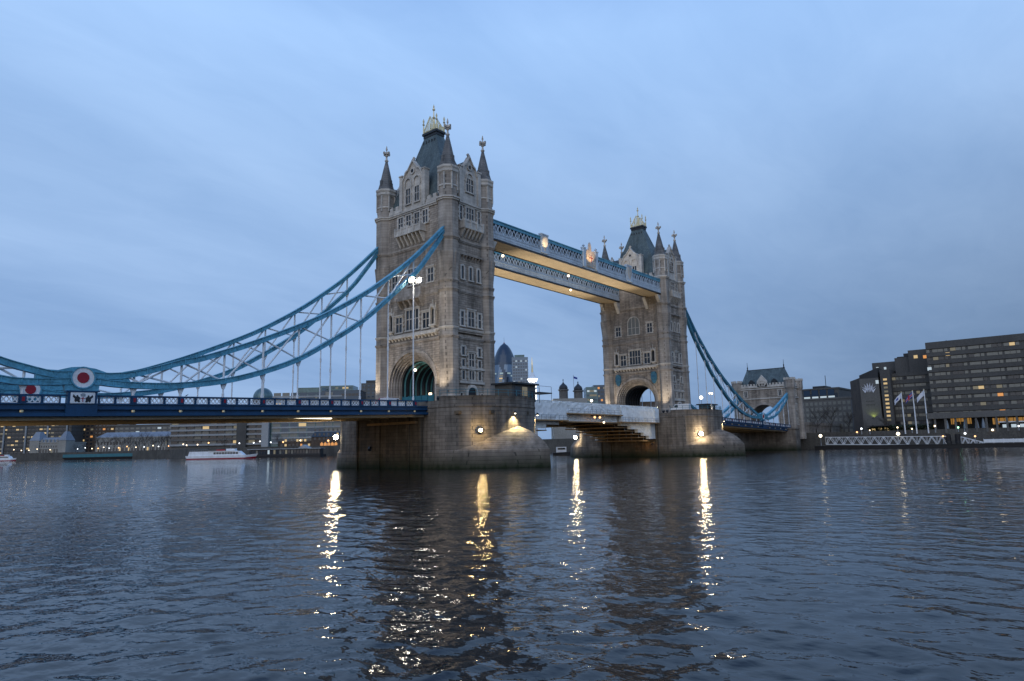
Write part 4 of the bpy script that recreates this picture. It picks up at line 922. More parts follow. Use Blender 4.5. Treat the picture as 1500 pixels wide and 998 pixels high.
# lamp posts on the bridge
def post_lamp(loc, h, label, m='lamp_far', heads=1, rad=0.22, name='lamp_post', group=None, mt='grey_metal'):
    r = thing(name, label, 'lamp post', loc, group); x, y, z = loc
    b = MB(); b.lathe(x, y, [(0.16, z), (0.14, z+0.8), (0.08, z+1.0), (0.06, z+h)], 8)
    if heads == 2: b.bar((x-0.7, y, z+h-0.1), (x+0.7, y, z+h-0.1), 0.07)
    b.build('post', mt, r)
    for dx in ((-0.7, 0.7) if heads == 2 else (0,)):
        b = MB(); b.ball((x+dx, y, z+h+rad*0.6), rad, 10, 7); b.build('globe', m, r, smooth=True)
    return r
post_lamp((40.2, -9.0, 11.2), 1.9, 'single lamp standing on the white wrapped span, left of the farther tower', 'lamp_strip', rad=0.3)
post_lamp((98.3, -8.9, 10.6), 5.5, 'bright street lamp on the deck right of the farther tower', 'lamp_strip', rad=0.5)
post_lamp((84.5, -18.0, 11.24), 5.0, 'white post with two lamp heads on the farther pier', 'lamp_far', 2, 0.25, mt='white_paint')
# strip lamp under the side span
r = thing('strip_lamp', 'long white strip lamp under the side span near the nearer pier', 'lamp', (-32, -8.2, 8.1))
b = MB(); b.box(-35.2, -29.0, -8.5, -8.0, 8.12, 8.3); b.build('housing', 'dark_metal', r)
b = MB(); b.box(-35.1, -29.1, -8.55, -7.95, 7.98, 8.12); b.build('tube', 'lamp_strip', r)
spot('strip_light', (-32, -8.2, 7.9), (-28, -4, 0), 500, 150, (1.0, 0.82, 0.55), 0.5, 0.8)
# walkway lamps
for x, y, t in ((15.9, -4.15, 'small white lamp under the nearer walkway, close to the nearer tower'), (39.7, -4.15, 'small white lamp under the middle of the nearer walkway'), (52.4, 4.15, 'small white lamp under the farther walkway')):
    r = thing('walkway_lamp', t, 'lamp', (x, y, 43.6), 'lamps under the walkways')
    b = MB(); b.box(x-0.15, x+0.15, y-0.15, y+0.15, 43.35, 43.6); b.build('housing', 'dark_metal', r); b = MB(); b.ball((x, y, 43.2), 0.3, 10, 6); b.build('globe', 'lamp_far', r, smooth=True)
# floodlights that wash the stone and the walkway soffits
def flood(loc, target, power, size, label, col=(1.0, 0.86, 0.66), rad=0.3):
    r = thing('floodlight', label, 'floodlight', loc, 'floodlights on the piers'); x, y, z = loc
    b = MB(); b.box(x-0.3, x+0.3, y-0.05, y+0.05, z-0.02, z+0.35); b.build('stand', 'dark_metal', r)
    d = (Vector(target)-Vector(loc)).normalized(); c = Vector(loc)+Vector((0, 0, 0.5))
    b = MB(); b.bar(c-d*0.2, c+d*0.15, 0.6, 0.45); b.build('housing', 'dark_metal', r)
    spot('flood_light', c+d*0.3, target, power, size, col, 0.5, rad)
flood((9.0, -9.6, 11.25), (36, -6.8, 43.7), 25000, 62, 'floodlight on the nearer pier aimed up at the walkways, near side')
flood((73.3, -9.6, 11.25), (46, -6.8, 43.7), 25000, 62, 'floodlight on the farther pier aimed up at the walkways, near side')
flood((9.0, 9.6, 11.25), (36, 6.8, 43.7), 26000, 62, 'floodlight on the nearer pier aimed up at the walkways, far side')
flood((73.3, 9.6, 11.25), (46, 6.8, 43.7), 26000, 62, 'floodlight on the farther pier aimed up at the walkways, far side')
flood((86.8, -17.5, 11.25), (86.3, -9.7, 22), 3800, 60, 'floodlight on the farther pier washing the right corner of its tower')
flood((3.0, -18.5, 11.25), (1.0, -9.7, 24), 3400, 80, 'floodlight on the nearer pier washing the river face of its tower')
flood((72.6, -11.0, 11.25), (76.7, -3, 27), 2600, 80, 'floodlight by the road washing the inner face of the farther tower, near side')
flood((72.6, 11.0, 11.25), (76.7, 3, 27), 2600, 80, 'floodlight by the road washing the inner face of the farther tower, far side')
spot('crest_light', (22.2, -12.2, 44.9), (23.4, -9.4, 46.6), 700, 40, (1.0, 0.74, 0.42), 0.5, 0.1)
spot('crest_light', (38.6, -13.0, 44.6), (41.0, -9.4, 47.6), 1500, 42, (1.0, 0.62, 0.28), 0.5, 0.1)

flood((-11.8, 4.5, 3.15), (-38, 7, 9.5), 5200, 66, 'floodlight low on the nearer pier lighting the underside of the side span', (1.0, 0.74, 0.42))
flood((11.7, -7.0, 3.15), (52, 0, 7.0), 10000, 62, 'floodlight low on the nearer pier lighting the opening span', (1.0, 0.76, 0.45))
flood((70.6, -7.0, 3.0), (54, 1.5, 7.5), 3000, 80, 'floodlight low on the farther pier lighting the opening span', (1.0, 0.76, 0.45))
flood((94.5, -6.0, 3.15), (120, 0, 8.5), 4200, 100, 'floodlight low on the farther pier lighting the right side span', (1.0, 0.74, 0.42))

copy_thing(ab, 'stone abutment at the near river edge under the left end of the side span', (82.3, 0, 0), math.pi)
flood((-85.6, -6.5, 3.0), (-62, -1.5, 7.0), 3300, 90, 'floodlight on the left abutment lighting the underside of the side span, near side', (1.0, 0.78, 0.50))
flood((-85.6, 3.0, 3.0), (-58, 3.0, 7.2), 3300, 90, 'floodlight on the left abutment lighting the underside of the side span, far side', (1.0, 0.78, 0.50))

flood((-9.9, -11.4, 11.25), (-5.7, -3.5, 27), 2600, 84, 'floodlight by the road washing the outer face of the nearer tower, near side')
flood((-9.9, 11.4, 11.25), (-5.7, 3.5, 27), 2600, 84, 'floodlight by the road washing the outer face of the nearer tower, far side')
# ------------------------------------------------------------------ the far bank upstream (left): frames facing the water
VA = YAW-R(90); AX = Vector((math.sin(YAW), -math.cos(YAW), 0)); AY = Vector((math.cos(YAW), math.sin(YAW), 0))
def pD(px, py, D): o, d = ray(px, py); return o+d*D
def gpt(px, D, z): p = pD(px, 640, D); return Vector((p.x, p.y, z))
shore = [(560, 420), (490, 430), (400, 425), (300, 455), (250, 520), (150, 590), (0, 640), (-300, 760), (-900, 900)]
def shore_ring(dz, off): return [tuple(gpt(a, D+off, dz)) for a, D in shore]
b = MB()
A, B_ = shore_ring(-3, 0), shore_ring(6.4, 0); C_, D_ = shore_ring(6.4, 1.5), shore_ring(-3, 1.5)
b.rings([list(x) for x in zip(A, B_, C_, D_)])
tag(b.build('embankment_wall', 'quay_stone'), 'curving dark embankment wall on the far bank left of the nearer pier', 'wall')
b = MB(); f1 = shore_ring(5.65, 1.4); far = [tuple(gpt(a, 2600, 5.65)) for a, _ in shore]
b.add(f1+far, [(i, i+1, len(f1)+i+1, len(f1)+i) for i in range(len(f1)-1)]); struct('ground', b, 'bank_ground')

rnd = random.Random(11)
class Block:
    """a building standing square to the river: local x to the right, y away, z up; pixels give its extent at depth D"""
    def __init__(s, name, label, cat, px0, px1, ytop, D, depth, wall, zb=5.6, rot=0.0, group=None):
        a, c = pD(px0, 640, D), pD(px1, 640, D); s.w = (c-a).dot(AX); s.zb = zb; s.d = depth
        mid = (a+c)/2; s.h = pD((px0+px1)/2, ytop, D).z-zb; s.D = D; s.px0, s.px1 = px0, px1
        s.r = thing(name, label, cat, (mid.x, mid.y, zb), group); s.r.rotation_euler = (0, 0, VA+rot); ORG[s.r.name] = Vector((0, 0, 0))
        s.wall = wall; s.F = lambda u, v, d: (u, -d, v); s.FR = lambda u, v, d: (s.w/2+d, u, v); s.FLs = lambda u, v, d: (-s.w/2-d, u, v)
    def z(s, y, px=None): return pD(px or (s.px0+s.px1)/2, y, s.D).z-s.zb
    def u(s, px): return ((px-s.px0)/(s.px1-s.px0)-0.5)*s.w
    def body(s, bands=(), name='wall'):
        b = MB(); b.box(-s.w/2, s.w/2, 0, s.d, -3, s.h)
        for z0, z1, d in bands: b.box(-s.w/2-d, s.w/2+d, -d, s.d+d, z0, z1)
        return b.build(name, s.wall, s.r)
    def box(s, name, m, x0, x1, y0, y1, z0, z1): b = MB(); b.box(x0, x1, y0, y1, z0, z1); return b.build(name, m, s.r)
    def windows(s, rows, cols, z0, pitch, ww, wh, lit=0.15, dark='glass', lits=('lit_warm', 'lit_soft'), u0=None, u1=None, cap=100, F=None, name='window'):
        F = F or s.F; u0 = -s.w/2+1 if u0 is None else u0; u1 = s.w/2-1 if u1 is None else u1; n = 0; rest = {}
        for i in range(rows):
            for j in range(cols):
                u = u0+(u1-u0)*(j+0.5)/cols; v = z0+pitch*i
                m = rnd.choice(lits) if rnd.random() < lit else dark
                if n < cap: b = MB()
                else: b = rest.setdefault(m, MB())
                b.boxF(F, u-ww/2, u+ww/2, v, v+wh, -0.05, 0.06); n += 1
                if n <= cap: b.build(name, m, s.r)
        for m, b in rest.items(): o = b.build('window', m, s.r); o['kind'] = 'stuff'

# office slab at the left edge
B = Block('office_building', 'dark office block with lit window rows and pale columns at the far left edge', 'office building', -60, 104, 598, 700, 40, 'concrete_dark')
B.body([(k*3.9+3.4, k*3.9+3.9, 0.3) for k in range(9)])
for px in (6, 38, 70, 98):
    b = MB(); b.lathe(B.u(px), -0.7, [(0.9, 0), (0.9, B.h-0.5)], 10); b.build('column', 'concrete_pale', B.r)
B.windows(9, 28, 1.2, 3.9, 3.0, 1.5, 0.34, 'glass', ('lit_warm', 'lit_soft', 'lit_soft'))
# old market hall with two pavilions
B = Block('market_hall', 'pale arcaded market hall with two pavilion roofs beside the far river edge', 'market hall', 45, 97, 648, 630, 30, 'pale_stone')
B.body([(B.h-0.8, B.h, 0.4), (4.2, 4.7, 0.3)])
for px0, px1 in ((45, 59), (87, 98)):
    a, c = B.u(px0), B.u(px1); zt = B.z(634); b = MB(); b.box(a, c, -0.8, 12, 0, B.h+1.5); pv = b.build('pavilion', 'pale_stone', B.r)
    b = MB(); b.rings([[(a-0.3, -1.1, B.h+1.5), (c+0.3, -1.1, B.h+1.5), (c+0.3, 12.3, B.h+1.5), (a-0.3, 12.3, B.h+1.5)], [(a+0.4, -0.4, B.h+3.4), (c-0.4, -0.4, B.h+3.4), (c-0.4, 11.5, B.h+3.4), (a+0.4, 11.5, B.h+3.4)], [(a+2.6, 3.5, zt+1), (c-2.6, 3.5, zt+1), (c-2.6, 8, zt+1), (a+2.6, 8, zt+1)]]); b.build('pavilion_roof', 'pale_roof', pv)
a, c = B.u(59), B.u(87); b = MB(); b.prismF(lambda u, v, d: (d, u, v), [(0.2, B.h), (4, B.h+4.2), (14, B.h+4.6), (18, B.h)], a, c); b.build('mansard_roof', 'pale_roof', B.r)
for k in range(5): u = a+(c-a)*(k+0.5)/5; b = MB(); b.prismF(B.F, [(u-0.9, B.h), (u-0.9, B.h+1.8), (u, B.h+2.8), (u+0.9, B.h+1.8), (u+0.9, B.h)], -3, 0.1); b.build('dormer', 'pale_stone', B.r)
B.windows(1, 12, 1.0, 3, 1.6, 2.8, 0.2, 'glass'); B.windows(1, 14, 5.6, 3, 1.1, 1.8, 0.1, 'glass')
# brown office
B = Block('office_building', 'brown brick office block with a few lit windows behind the bare trees', 'office building', 100, 168, 600, 720, 40, 'brown_brick')
B.body([(k*3.8+3.3, k*3.8+3.6, 0.15) for k in range(8)]); B.windows(8, 11, 1.2, 3.8, 2.6, 1.8, 0.22, 'glass', ('lit_warm', 'lit_soft', 'lit_orange'))
# custom house
B = Block('custom_house', 'long pale columned public building behind a row of bare trees', 'public building', 141, 262, 640, 620, 26, 'pale_stone')
B.body([(B.h-0.9, B.h, 0.5), (5.0, 5.5, 0.25)])
for k in range(16): b = MB(); u = B.u(182)+(B.u(250)-B.u(182))*k/15; b.lathe(u, -0.5, [(0.42, 5.5), (0.36, B.h-0.9)], 8); b.build('column', 'pale_stone', B.r)
b = MB(); b.rings([[(-B.w/2, 0, B.h), (B.w/2, 0, B.h), (B.w/2, 26, B.h), (-B.w/2, 26, B.h)], [(-B.w/2+5, 7, B.h+4.5), (B.w/2-5, 7, B.h+4.5), (B.w/2-5, 19, B.h+4.5), (-B.w/2+5, 19, B.h+4.5)]]); b.build('roof', 'pale_roof', B.r)
B.windows(2, 26, 1.2, 5.4, 1.5, 2.9, 0.10, 'glass')
# glass block with a bright top behind the custom house
B = Block('office_building', 'grey stepped office block with a pale lit penthouse above the columned public building', 'office building', 156, 262, 622, 720, 40, 'concrete_mid')
B.body([(B.h-1.2, B.h, 0.5)]); B.windows(7, 13, 1.2, 3.8, 3.8, 1.9, 0.12, 'glass_dull', ('lit_soft', 'lit_cool'))
b = MB(); b.box(B.u(158), B.u(176), 2, 16, B.h, B.h+5); p_ = b.build('penthouse', 'concrete_pale', B.r); b = MB(); b.box(B.u(159), B.u(171), 1.8, 2.0, B.h+0.8, B.h+4.2); b.build('penthouse_window', 'lit_cool', p_)
# concrete office with deep bands
B = Block('office_building', 'broad concrete office with deep horizontal bands and dark recesses behind the river cruiser', 'office building', 250, 386, 600, 520, 34, 'concrete_mid')
B.body()
for k in range(9):
    b = MB(); b.box(-B.w/2-0.2, B.w/2+0.2, -1.6, 0, 3.2+k*3.7, 4.6+k*3.7); b.build('floor_band', 'concrete_pale' if k != 1 else 'concrete_mid', B.r)
    if k < 8:
        for j in range(12):
            if k % 2 == 1 or True:
                u = -B.w/2+B.w*(j+0.5)/12; b = MB(); b.boxF(B.F, u-2.4, u+2.4, 4.7+k*3.7, 6.8+k*3.7, -0.05, 0.05); b.build('window', rnd.choices(['glass', 'glass_dull', 'lit_soft', 'lit_warm'], [8, 3, 1.2, 0.7])[0], B.r)
B.box('stair_tower', 'concrete_dark', B.u(348), B.u(362), -2.4, 6, -2, B.h+3)
# pale shaft and banded glass office
B = Block('office_building', 'glass office with white floor bands and a tall pale shaft left of the nearer pier', 'office building', 384, 500, 596, 480, 40, 'glass_green')
B.body()
for k in range(10):
    b = MB(); b.box(B.u(398), B.w/2, -0.8, 0, 3.0+k*3.6, 4.1+k*3.6); b.build('floor_band', 'concrete_pale', B.r)
    for j in range(8):
        u = B.u(398)+(B.w/2-B.u(398))*(j+0.5)/8; b = MB(); b.boxF(B.F, u-2.6, u+2.6, 4.2+k*3.6, 6.5+k*3.6, -0.05, 0.05); b.build('window', rnd.choices(['glass_sky', 'glass_dull', 'lit_soft', 'lit_warm'], [5, 4, 1.5, 0.8])[0], B.r)
B.box('lift_shaft', 'concrete_pale', B.u(385), B.u(395), -3, 5, -2, B.h+4)
# pavilion and lower brick building on the pier
B = Block('brick_building', 'dark brick riverside house with orange lit ground floor beside the nearer pier', 'building', 456, 500, 640, 440, 14, 'brown_brick')
B.body(); B.windows(3, 6, 4.5, 2.8, 1.2, 1.6, 0.12, 'glass')
for k in range(5): b = MB(); u = -B.w/2+B.w*(k+3)/8.5; b.prismF(B.F, [(u-0.95+0, 0.3), (u-0.95, 2.2), (u, 3.2), (u+0.95, 2.2), (u+0.95, 0.3)], -0.05, 0.07); b.build('arched_window', 'lit_orange', B.r)
b = MB(); b.prismF(lambda u, v, d: (d, u, v), [(-0.4, B.h), (7, B.h+3.5), (14.4, B.h)], -B.w/2, B.w/2); b.build('roof', 'lead', B.r)
B = Block('brick_building', 'low brick shop with small lit windows behind the ferry pier', 'building', 408, 458, 646, 452, 12, 'brown_brick')
B.body(); B.windows(2, 8, 1.0, 3.0, 1.4, 1.5, 0.4, 'glass', ('lit_warm', 'lit_orange'))
# ferry pier: long dark glazed pavilion on a pontoon
B = Block('ferry_pier', 'long dark glazed ferry pavilion with a small gable on a floating pontoon', 'ferry pier', 366, 472, 657, 400, 7, 'black_hull', zb=0.0)
b = MB(); b.box(-B.w/2-3, B.w/2, -3, 9, -0.8, 1.2); b.build('pontoon', 'black_hull', B.r)
b = MB(); b.box(-B.w/2, B.w/2-1, 0, 7, 1.2, 4.6); b.build('wall', 'dark_metal', B.r)
b = MB(); b.box(-B.w/2-0.8, B.w/2-0.4, -1.2, 8, 4.6, 5.0); b.build('roof', 'grey_metal', B.r)
u = B.u(445); b = MB(); b.prismF(B.F, [(u-3, 4.9), (u, 7.0), (u+3, 4.9)], -7, 1.4); b.build('gable', 'grey_metal', B.r)
for k in range(24): b = MB(); x = -B.w/2+1+k*(B.w-3)/23; b.boxF(B.F, x-0.55, x+0.55, 1.9, 4.2, -0.02, 0.06); b.build('window', rnd.choices(['glass', 'glass_dull', 'lit_soft', 'lit_cool'], [7, 2, 1.2, 0.6])[0], B.r)
# blue hoarding and moored barge in front of the custom house
B = Block('barge', 'long low blue moored barge below the row of bare trees', 'barge', 98, 284, 664, 560, 8, 'teal_blue', zb=0.0)
b = MB(); b.hexa([(-B.w/2+3, -4, -0.6), (B.w/2-3, -4, -0.6), (B.w/2-3, 4, -0.6), (-B.w/2+3, 4, -0.6), (-B.w/2, -4.5, 1.9), (B.w/2, -4.5, 1.9), (B.w/2, 4.5, 1.9), (-B.w/2, 4.5, 1.9)]); b.build('hull', 'black_hull', B.r)
b = MB(); b.box(-B.w/2+0.5, B.w/2-0.5, -4.2, -4.0, 1.9, 4.4); b.box(-B.w/2+0.5, B.w/2-0.5, -4.4, 4.2, 1.9, 2.1); b.build('bulwark', 'teal_blue', B.r)
# skyline above the deck
B = Block('domed_building', 'round grey domed building on the skyline above the deck', 'building', 364, 393, 582, 900, 20, 'concrete_mid')
b = MB(); b.lathe(0, 12, [(B.w/2, -3), (B.w/2, B.h)], 20); b.build('wall', 'concrete_mid', B.r)
hh = B.z(566)-B.h; b = MB(); b.lathe(0, 12, [(B.w/2*math.cos(t), B.h+hh*math.sin(t)) for t in [k*math.pi/2/8 for k in range(8)]]+[(0.5, B.h+hh), (0.15, B.h+hh+3)], 20); b.build('dome', 'glass_green', B.r)
B = Block('glass_building', 'greenish glass block on the skyline with a lit lower floor', 'building', 433, 470, 567, 820, 30, 'glass_green')
B.body([(B.h-0.6, B.h, 0.3)]+[(k*4+3.5, k*4+3.8, 0.15) for k in range(int(B.h/4))]); B.windows(2, 8, B.h-13, 5, 3.0, 2.0, 0.6, 'glass_sky', ('lit_soft',))
B = Block('glass_building', 'long pale glass block on the skyline, rearmost behind a dark box', 'building', 468, 516, 564, 900, 30, 'glass_green'); B.body([(k*4+3.5, k*4+3.8, 0.15) for k in range(int(B.h/4))]); B.windows(3, 9, B.h-13, 4.3, 3.4, 2.2, 0.1, 'glass_sky')
B = Block('box_building', 'dark box shaped building on the skyline just above the deck', 'building', 470, 526, 571, 700, 30, 'glass_sky'); B.body([(B.h-0.7, B.h, 0.4)]); B.windows(1, 10, B.h-6, 4.3, 3.2, 2.6, 0.0, 'glass')
B = Block('stepped_building', 'grey stepped building on the skyline touching the left side of the nearer tower', 'building', 528, 570, 560, 760, 30, 'concrete_mid'); B.body(); B.windows(4, 6, B.h-16, 4.0, 2.6, 2.0, 0.1, 'glass_sky')
B.box('roof_plant', 'concrete_dark', B.u(534), B.u(552), 4, 14, B.h, B.h+3.5)

# ------------------------------------------------------------------ towers of the city, behind the gap between the bridge towers
def gherkin():
    D = 980; p = pD(741, 640, D); top = pD(738, 500, D).z; w = (pD(765, 640, D)-pD(716, 640, D)).dot(AX)
    r = thing('skyscraper', 'tall bullet shaped glass skyscraper with dark spiral bands', 'skyscraper', (p.x, p.y, 5.6), 'city towers'); ORG[r.name] = Vector((0, 0, 0)); H = top-5.6
    prof = [(0.0, .86), (.12, .93), (.3, 1.0), (.45, .98), (.58, .92), (.70, .83), (.80, .71), (.88, .56), (.94, .40), (.98, .22), (1.0, .05)]
    def rad(t): return float(np.interp(t, [a for a, _ in prof], [b for _, b in prof]))*w/2
    for nm, m, k0 in (('clear_glazing', 'glass_pale', 0), ('dark_spiral', 'glass_navy', 1)):
        b = MB(); nl, ns = 40, 48
        for i in range(nl):
            t0, t1 = i/nl, (i+1)/nl
            for j in range(ns):
                dark = ((j/2+i*0.32) % 4) < 1.15 or t1 > 0.78
                if dark != bool(k0): continue
                q = []
                for t, jj in ((t0, j), (t0, j+1), (t1, j+1), (t1, j)): a = 2*math.pi*(jj/ns)+t*0.9; q.append((rad(t)*math.cos(a), rad(t)*math.sin(a), t*H))
                b.add(q, [(0, 1, 2, 3)])
        b.build(nm, m, r)
    n = 0
    for i in range(6, 28):
        for j in range(24):
            if ((j+i*0.32) % 4) < 1.2 or rnd.random() > 0.42 or n > 97: continue
            a = 2*math.pi*((j+0.5)/24)+(i+0.5)/40*0.9
            if math.cos(a-math.atan2(-AY.y, -AY.x)) < 0.15: continue
            R_ = rad((i+0.5)/40)*1.004; z = (i+0.5)/40*H; tx, ty = -math.sin(a), math.cos(a); ww = 2.4; hh = 1.0
            c = (R_*math.cos(a), R_*math.sin(a)); b = MB()
            b.add([(c[0]+s*tx*ww+math.cos(a)*e, c[1]+s*ty*ww+math.sin(a)*e, z+k*hh) for e in (0, 0.1) for s, k in ((-1, -1), (1, -1), (1, 1), (-1, 1))], [(0,1,2,3),(4,5,6,7),(0,1,5,4),(1,2,6,5),(2,3,7,6),(3,0,4,7)])
            b.build('window', rnd.choice(['lit_cyan', 'lit_cyan', 'lit_soft', 'lit_warm']), r); n += 1
    b = MB(); b.tube((0, 0, H), (0, 0, H+9), 0.25, 0.1); b.build('mast', 'dark_metal', r)
    b = MB(); b.ball((0, 0, H+0.6), 0.9, 8, 6); b.build('beacon', 'red_paint', r)
gherkin()
B = Block('skyscraper', 'blue glass tower block directly right of the bullet shaped skyscraper', 'skyscraper', 752, 776, 521, 900, 30, 'glass_pale', group='city towers'); B.body([(k*4+3.4, k*4+3.9, 0.2) for k in range(int(B.h/4))]); B.windows(16, 6, B.h-66, 4.0, 2.2, 1.8, 0.18, 'glass', ('lit_soft', 'lit_cool'))
B.box('roof_plant', 'glass_green', B.u(756), B.u(771), 6, 20, B.h, B.h+4)
# white floodlit church spire
D = 420; p = pD(782, 640, D); zt, zs, zp, zb_ = pD(782, 521, D).z, pD(782, 549, D).z, pD(782, 560, D).z, 5.6
r = thing('church_spire', 'slim white floodlit spire rising behind the pier cabin', 'church spire', (p.x, p.y, zb_)); ORG[r.name] = Vector((0, 0, 0))
b = MB(); b.lathe(0, 0, [(2.6, 0), (2.6, zp-zb_-4)], 8); b.build('tower', 'white_paint', r)
b = MB(); b.lathe(0, 0, [(2.1, zp-zb_-4), (3.0, zp-zb_-1), (2.4, zp-zb_), (3.5, zs-zb_-2), (2.6, zs-zb_-1.2), (1.6, zs-zb_+0.5), (0.8, zs-zb_+2)], 8); b.build('lantern', 'white_paint', r)
b = MB(); b.lathe(0, 0, [(0.75, zs-zb_+1), (0.35, zt-zb_-4), (0.1, zt-zb_)], 8); b.build('needle', 'gold', r)
q = gpt(782, D-14, 12); spot('spire_light', q, (p.x, p.y, zs-7), 300000, 70, (1.0, 0.96, 0.85), 0.5, 0.4)
b = MB(); b.box(q.x-0.5, q.x+0.5, q.y-0.5, q.y+0.5, 5.6, 11.6); tag(b.build('floodlight_post', 'dark_metal'), 'dark floodlight post at the foot of the white spire', 'floodlight')
# old fortress keep with turrets
B = Block('fortress_keep', 'old stone keep with two domed corner turrets above the white wrapped span', 'castle', 812, 862, 583, 400, 30, 'pale_stone'); B.body()
for px, yb, yt in ((828, 575, 553), (850, 577, 557)):
    u = B.u(px); z0, z1, zt = B.z(583), B.z(yb-6), B.z(yt); b = MB(); b.lathe(u, 3, [(2.7, z0-14), (2.7, z1-0.8), (3.3, z1-0.7), (3.3, z1), (2.5, z1)], 10); t_ = b.build('turret', 'concrete_mid', B.r)
    b = MB(); b.lathe(u, 3, [(2.6, z1), (2.7, z1+0.9), (2.2, z1+2.2), (1.1, z1+3.2), (0.35, z1+4.0), (0.2, z1+4.8)], 12); b.build('cupola', 'lead', t_)
    b = MB(); b.tube((u, 3, z1+4.5), (u, 3, zt), 0.12); b.lathe(u, 3, [(0.1, zt-1.2), (0.45, zt-0.7), (0.1, zt-0.2)], 6); b.build('vane', 'dark_metal', t_)
u = B.u(843); b = MB(); b.tube((u, 0, B.h-2), (u, 0, B.z(548)), 0.12); fp = b.build('flagpole', 'grey_metal', B.r)
b = MB(); zz = B.z(550); b.add([(u, 0, zz), (u+2.3, -0.5, zz-0.9), (u+2.2, -0.5, zz-2.0), (u, 0, zz-1.3)]+[(u, 0.05, zz), (u+2.3, -0.45, zz-0.9), (u+2.2, -0.45, zz-2.0), (u, 0.05, zz-1.3)], [(0,1,2,3),(4,5,6,7),(0,1,5,4),(1,2,6,5),(2,3,7,6),(3,0,4,7)]); b.build('flag', 'flag_blue', fp)
B = Block('glass_building', 'pale glass office block left of the farther tower, above the white wrapped span', 'building', 861, 878, 566, 560, 20, 'glass_green'); B.body([(k*3.6+3.2, k*3.6+3.5, 0.15) for k in range(int(B.h/3.6))]); B.windows(9, 4, B.h-33, 3.6, 2.2, 1.8, 0.5, 'glass_sky', ('lit_soft', 'lit_cool'))
B = Block('office_building', 'blue grey office block rising directly left of the farther tower', 'building', 872, 900, 563, 600, 20, 'glass_sky'); B.body([(k*3.6+3.2, k*3.6+3.5, 0.15) for k in range(int(B.h/3.6))]); B.windows(10, 6, B.h-36, 3.6, 1.8, 1.8, 0.2, 'glass', ('lit_soft', 'lit_orange'))
B = Block('brick_building', 'low dark row of buildings seen through the arch of the farther tower', 'building', 905, 990, 588, 420, 14, 'brown_brick'); B.body(); B.windows(3, 10, B.h-10, 3.2, 1.2, 1.6, 0.15, 'glass')

# ------------------------------------------------------------------ right bank: hotel and neighbours (faces parallel to the river, x = const)
def Yat(px, X, py=600): return at(px, py, 0, X).y
def Zat(px, py, X): return at(px, py, 0, X).z
h = thing('hotel', 'large stepped brown concrete hotel with rows of small windows on the right bank', 'hotel', (200, -60, 5.2))
XF, XL, XT = 198.0, 207.0, 204.0
def hbox(name, m, px0, px1, ytop, X, dep, z0=4.0, ztop=None, par=None):
    ya, yb = Yat(px0, X), Yat(px1, X); zt = Zat((px0+px1)/2, ytop, X) if ztop is None else ztop
    b = MB(); b.box(X, X+dep, min(ya, yb), max(ya, yb), z0, zt); return b.build(name, m, par or h), ya, yb, zt
_, y0h, y1h, zth = hbox('main_wing', 'concrete_dark', 1366, 1620, 489, XF, 40, ztop=Zat(1430, 495, XF))
_, y0l, y1l, ztl = hbox('left_wing', 'concrete_dark', 1306, 1372, 545, XL, 30)
hbox('upper_block', 'concrete_dark', 1339, 1400, 510, XL+3, 26)
hbox('upper_block', 'concrete_dark', 1318, 1345, 523, XL+5, 22); hbox('roof_plant', 'lead', 1332, 1341, 517, XL+6, 10); hbox('roof_plant', 'lead', 1322, 1331, 522, XL+7, 8)
hbox('upper_block', 'concrete_dark', 1284, 1322, 530, XL+8, 22)
b = MB(); ya, yb, yc_ = Yat(1384, XF+0.1), Yat(1398, XF+0.1), Yat(1400, XF+0.1); za, zb2 = Zat(1390, 511, XF), Zat(1400, 497, XF)
b.prismF(lambda u, v, d: (XF+d, u, v), [(ya, za-2), (ya, za), (yb, zb2), (yb, za-2)], 0.05, 20); b.build('sloped_roof', 'concrete_dark', h)
_, ytl, ytr, ztt = hbox('stair_tower', 'concrete_mid', 1263, 1291, 554, XT, 20)
hbox('stair_tower', 'concrete_dark', 1294, 1309, 541, XT, 20)
b = MB(); yl = Yat(1263, XT); y2 = Yat(1249, XT+14); zt1 = Zat(1256, 556, XT+6)
b.prismF(lambda u, v, d: (u, v, d), [(XT, yl), (XT+14, y2), (XT+20, y2), (XT+20, yl)], 4.0, zt1); b.build('chamfered_wall', 'brown_brick', h)
b = MB(); b.prismF(lambda u, v, d: (XT+d, u, v), [(ytl+0.0, ztt), (ytl, ztt+1.4), (Yat(1284, XT), Zat(1284, 541, XT)), (ytr, Zat(1291, 538, XT)), (ytr, ztt)], 0.4, 18); b.build('sloped_roof', 'lead', h)
hbox('entrance_block', 'concrete_mid', 1268, 1292, 613, XT-4, 4)
# fronds emblem on the tower wall
yc, zc_ = Yat(1276, XT), Zat(1276, 573, XT); s_ = 0.30*1.0; b = MB()
FH = lambda u, v, d: (XT-d, yc-u, zc_+v)
for k, (x, hh, bend) in enumerate(((-1.75, 2.0, -0.75), (-0.9, 2.9, -0.35), (0.0, 3.3, 0.0), (0.9, 2.9, 0.35), (1.75, 2.0, 0.75))):
    for m_ in (-1, 1):
        b.prismF(FH, [(x*0.62, -0.6+abs(x)*0.1), (x*0.62+m_*0.42+bend*0.2, 0.5*hh), (x+bend*0.6+m_*0.55, hh), (x*0.7+m_*0.12+bend*0.3, 0.62*hh), (x*0.62-m_*0.0+0.02*m_, 0.2)], 0.02, 0.14)
for u in (-2.35, 2.35): b.prismF(FH, [(u*0.6, -0.7), (u*0.85, 0.2), (u*1.05, 1.1), (u*0.75, 0.5), (u*0.5, 0.0)], 0.02, 0.14)
b.build('emblem', 'flag_white', h)
b = MB()
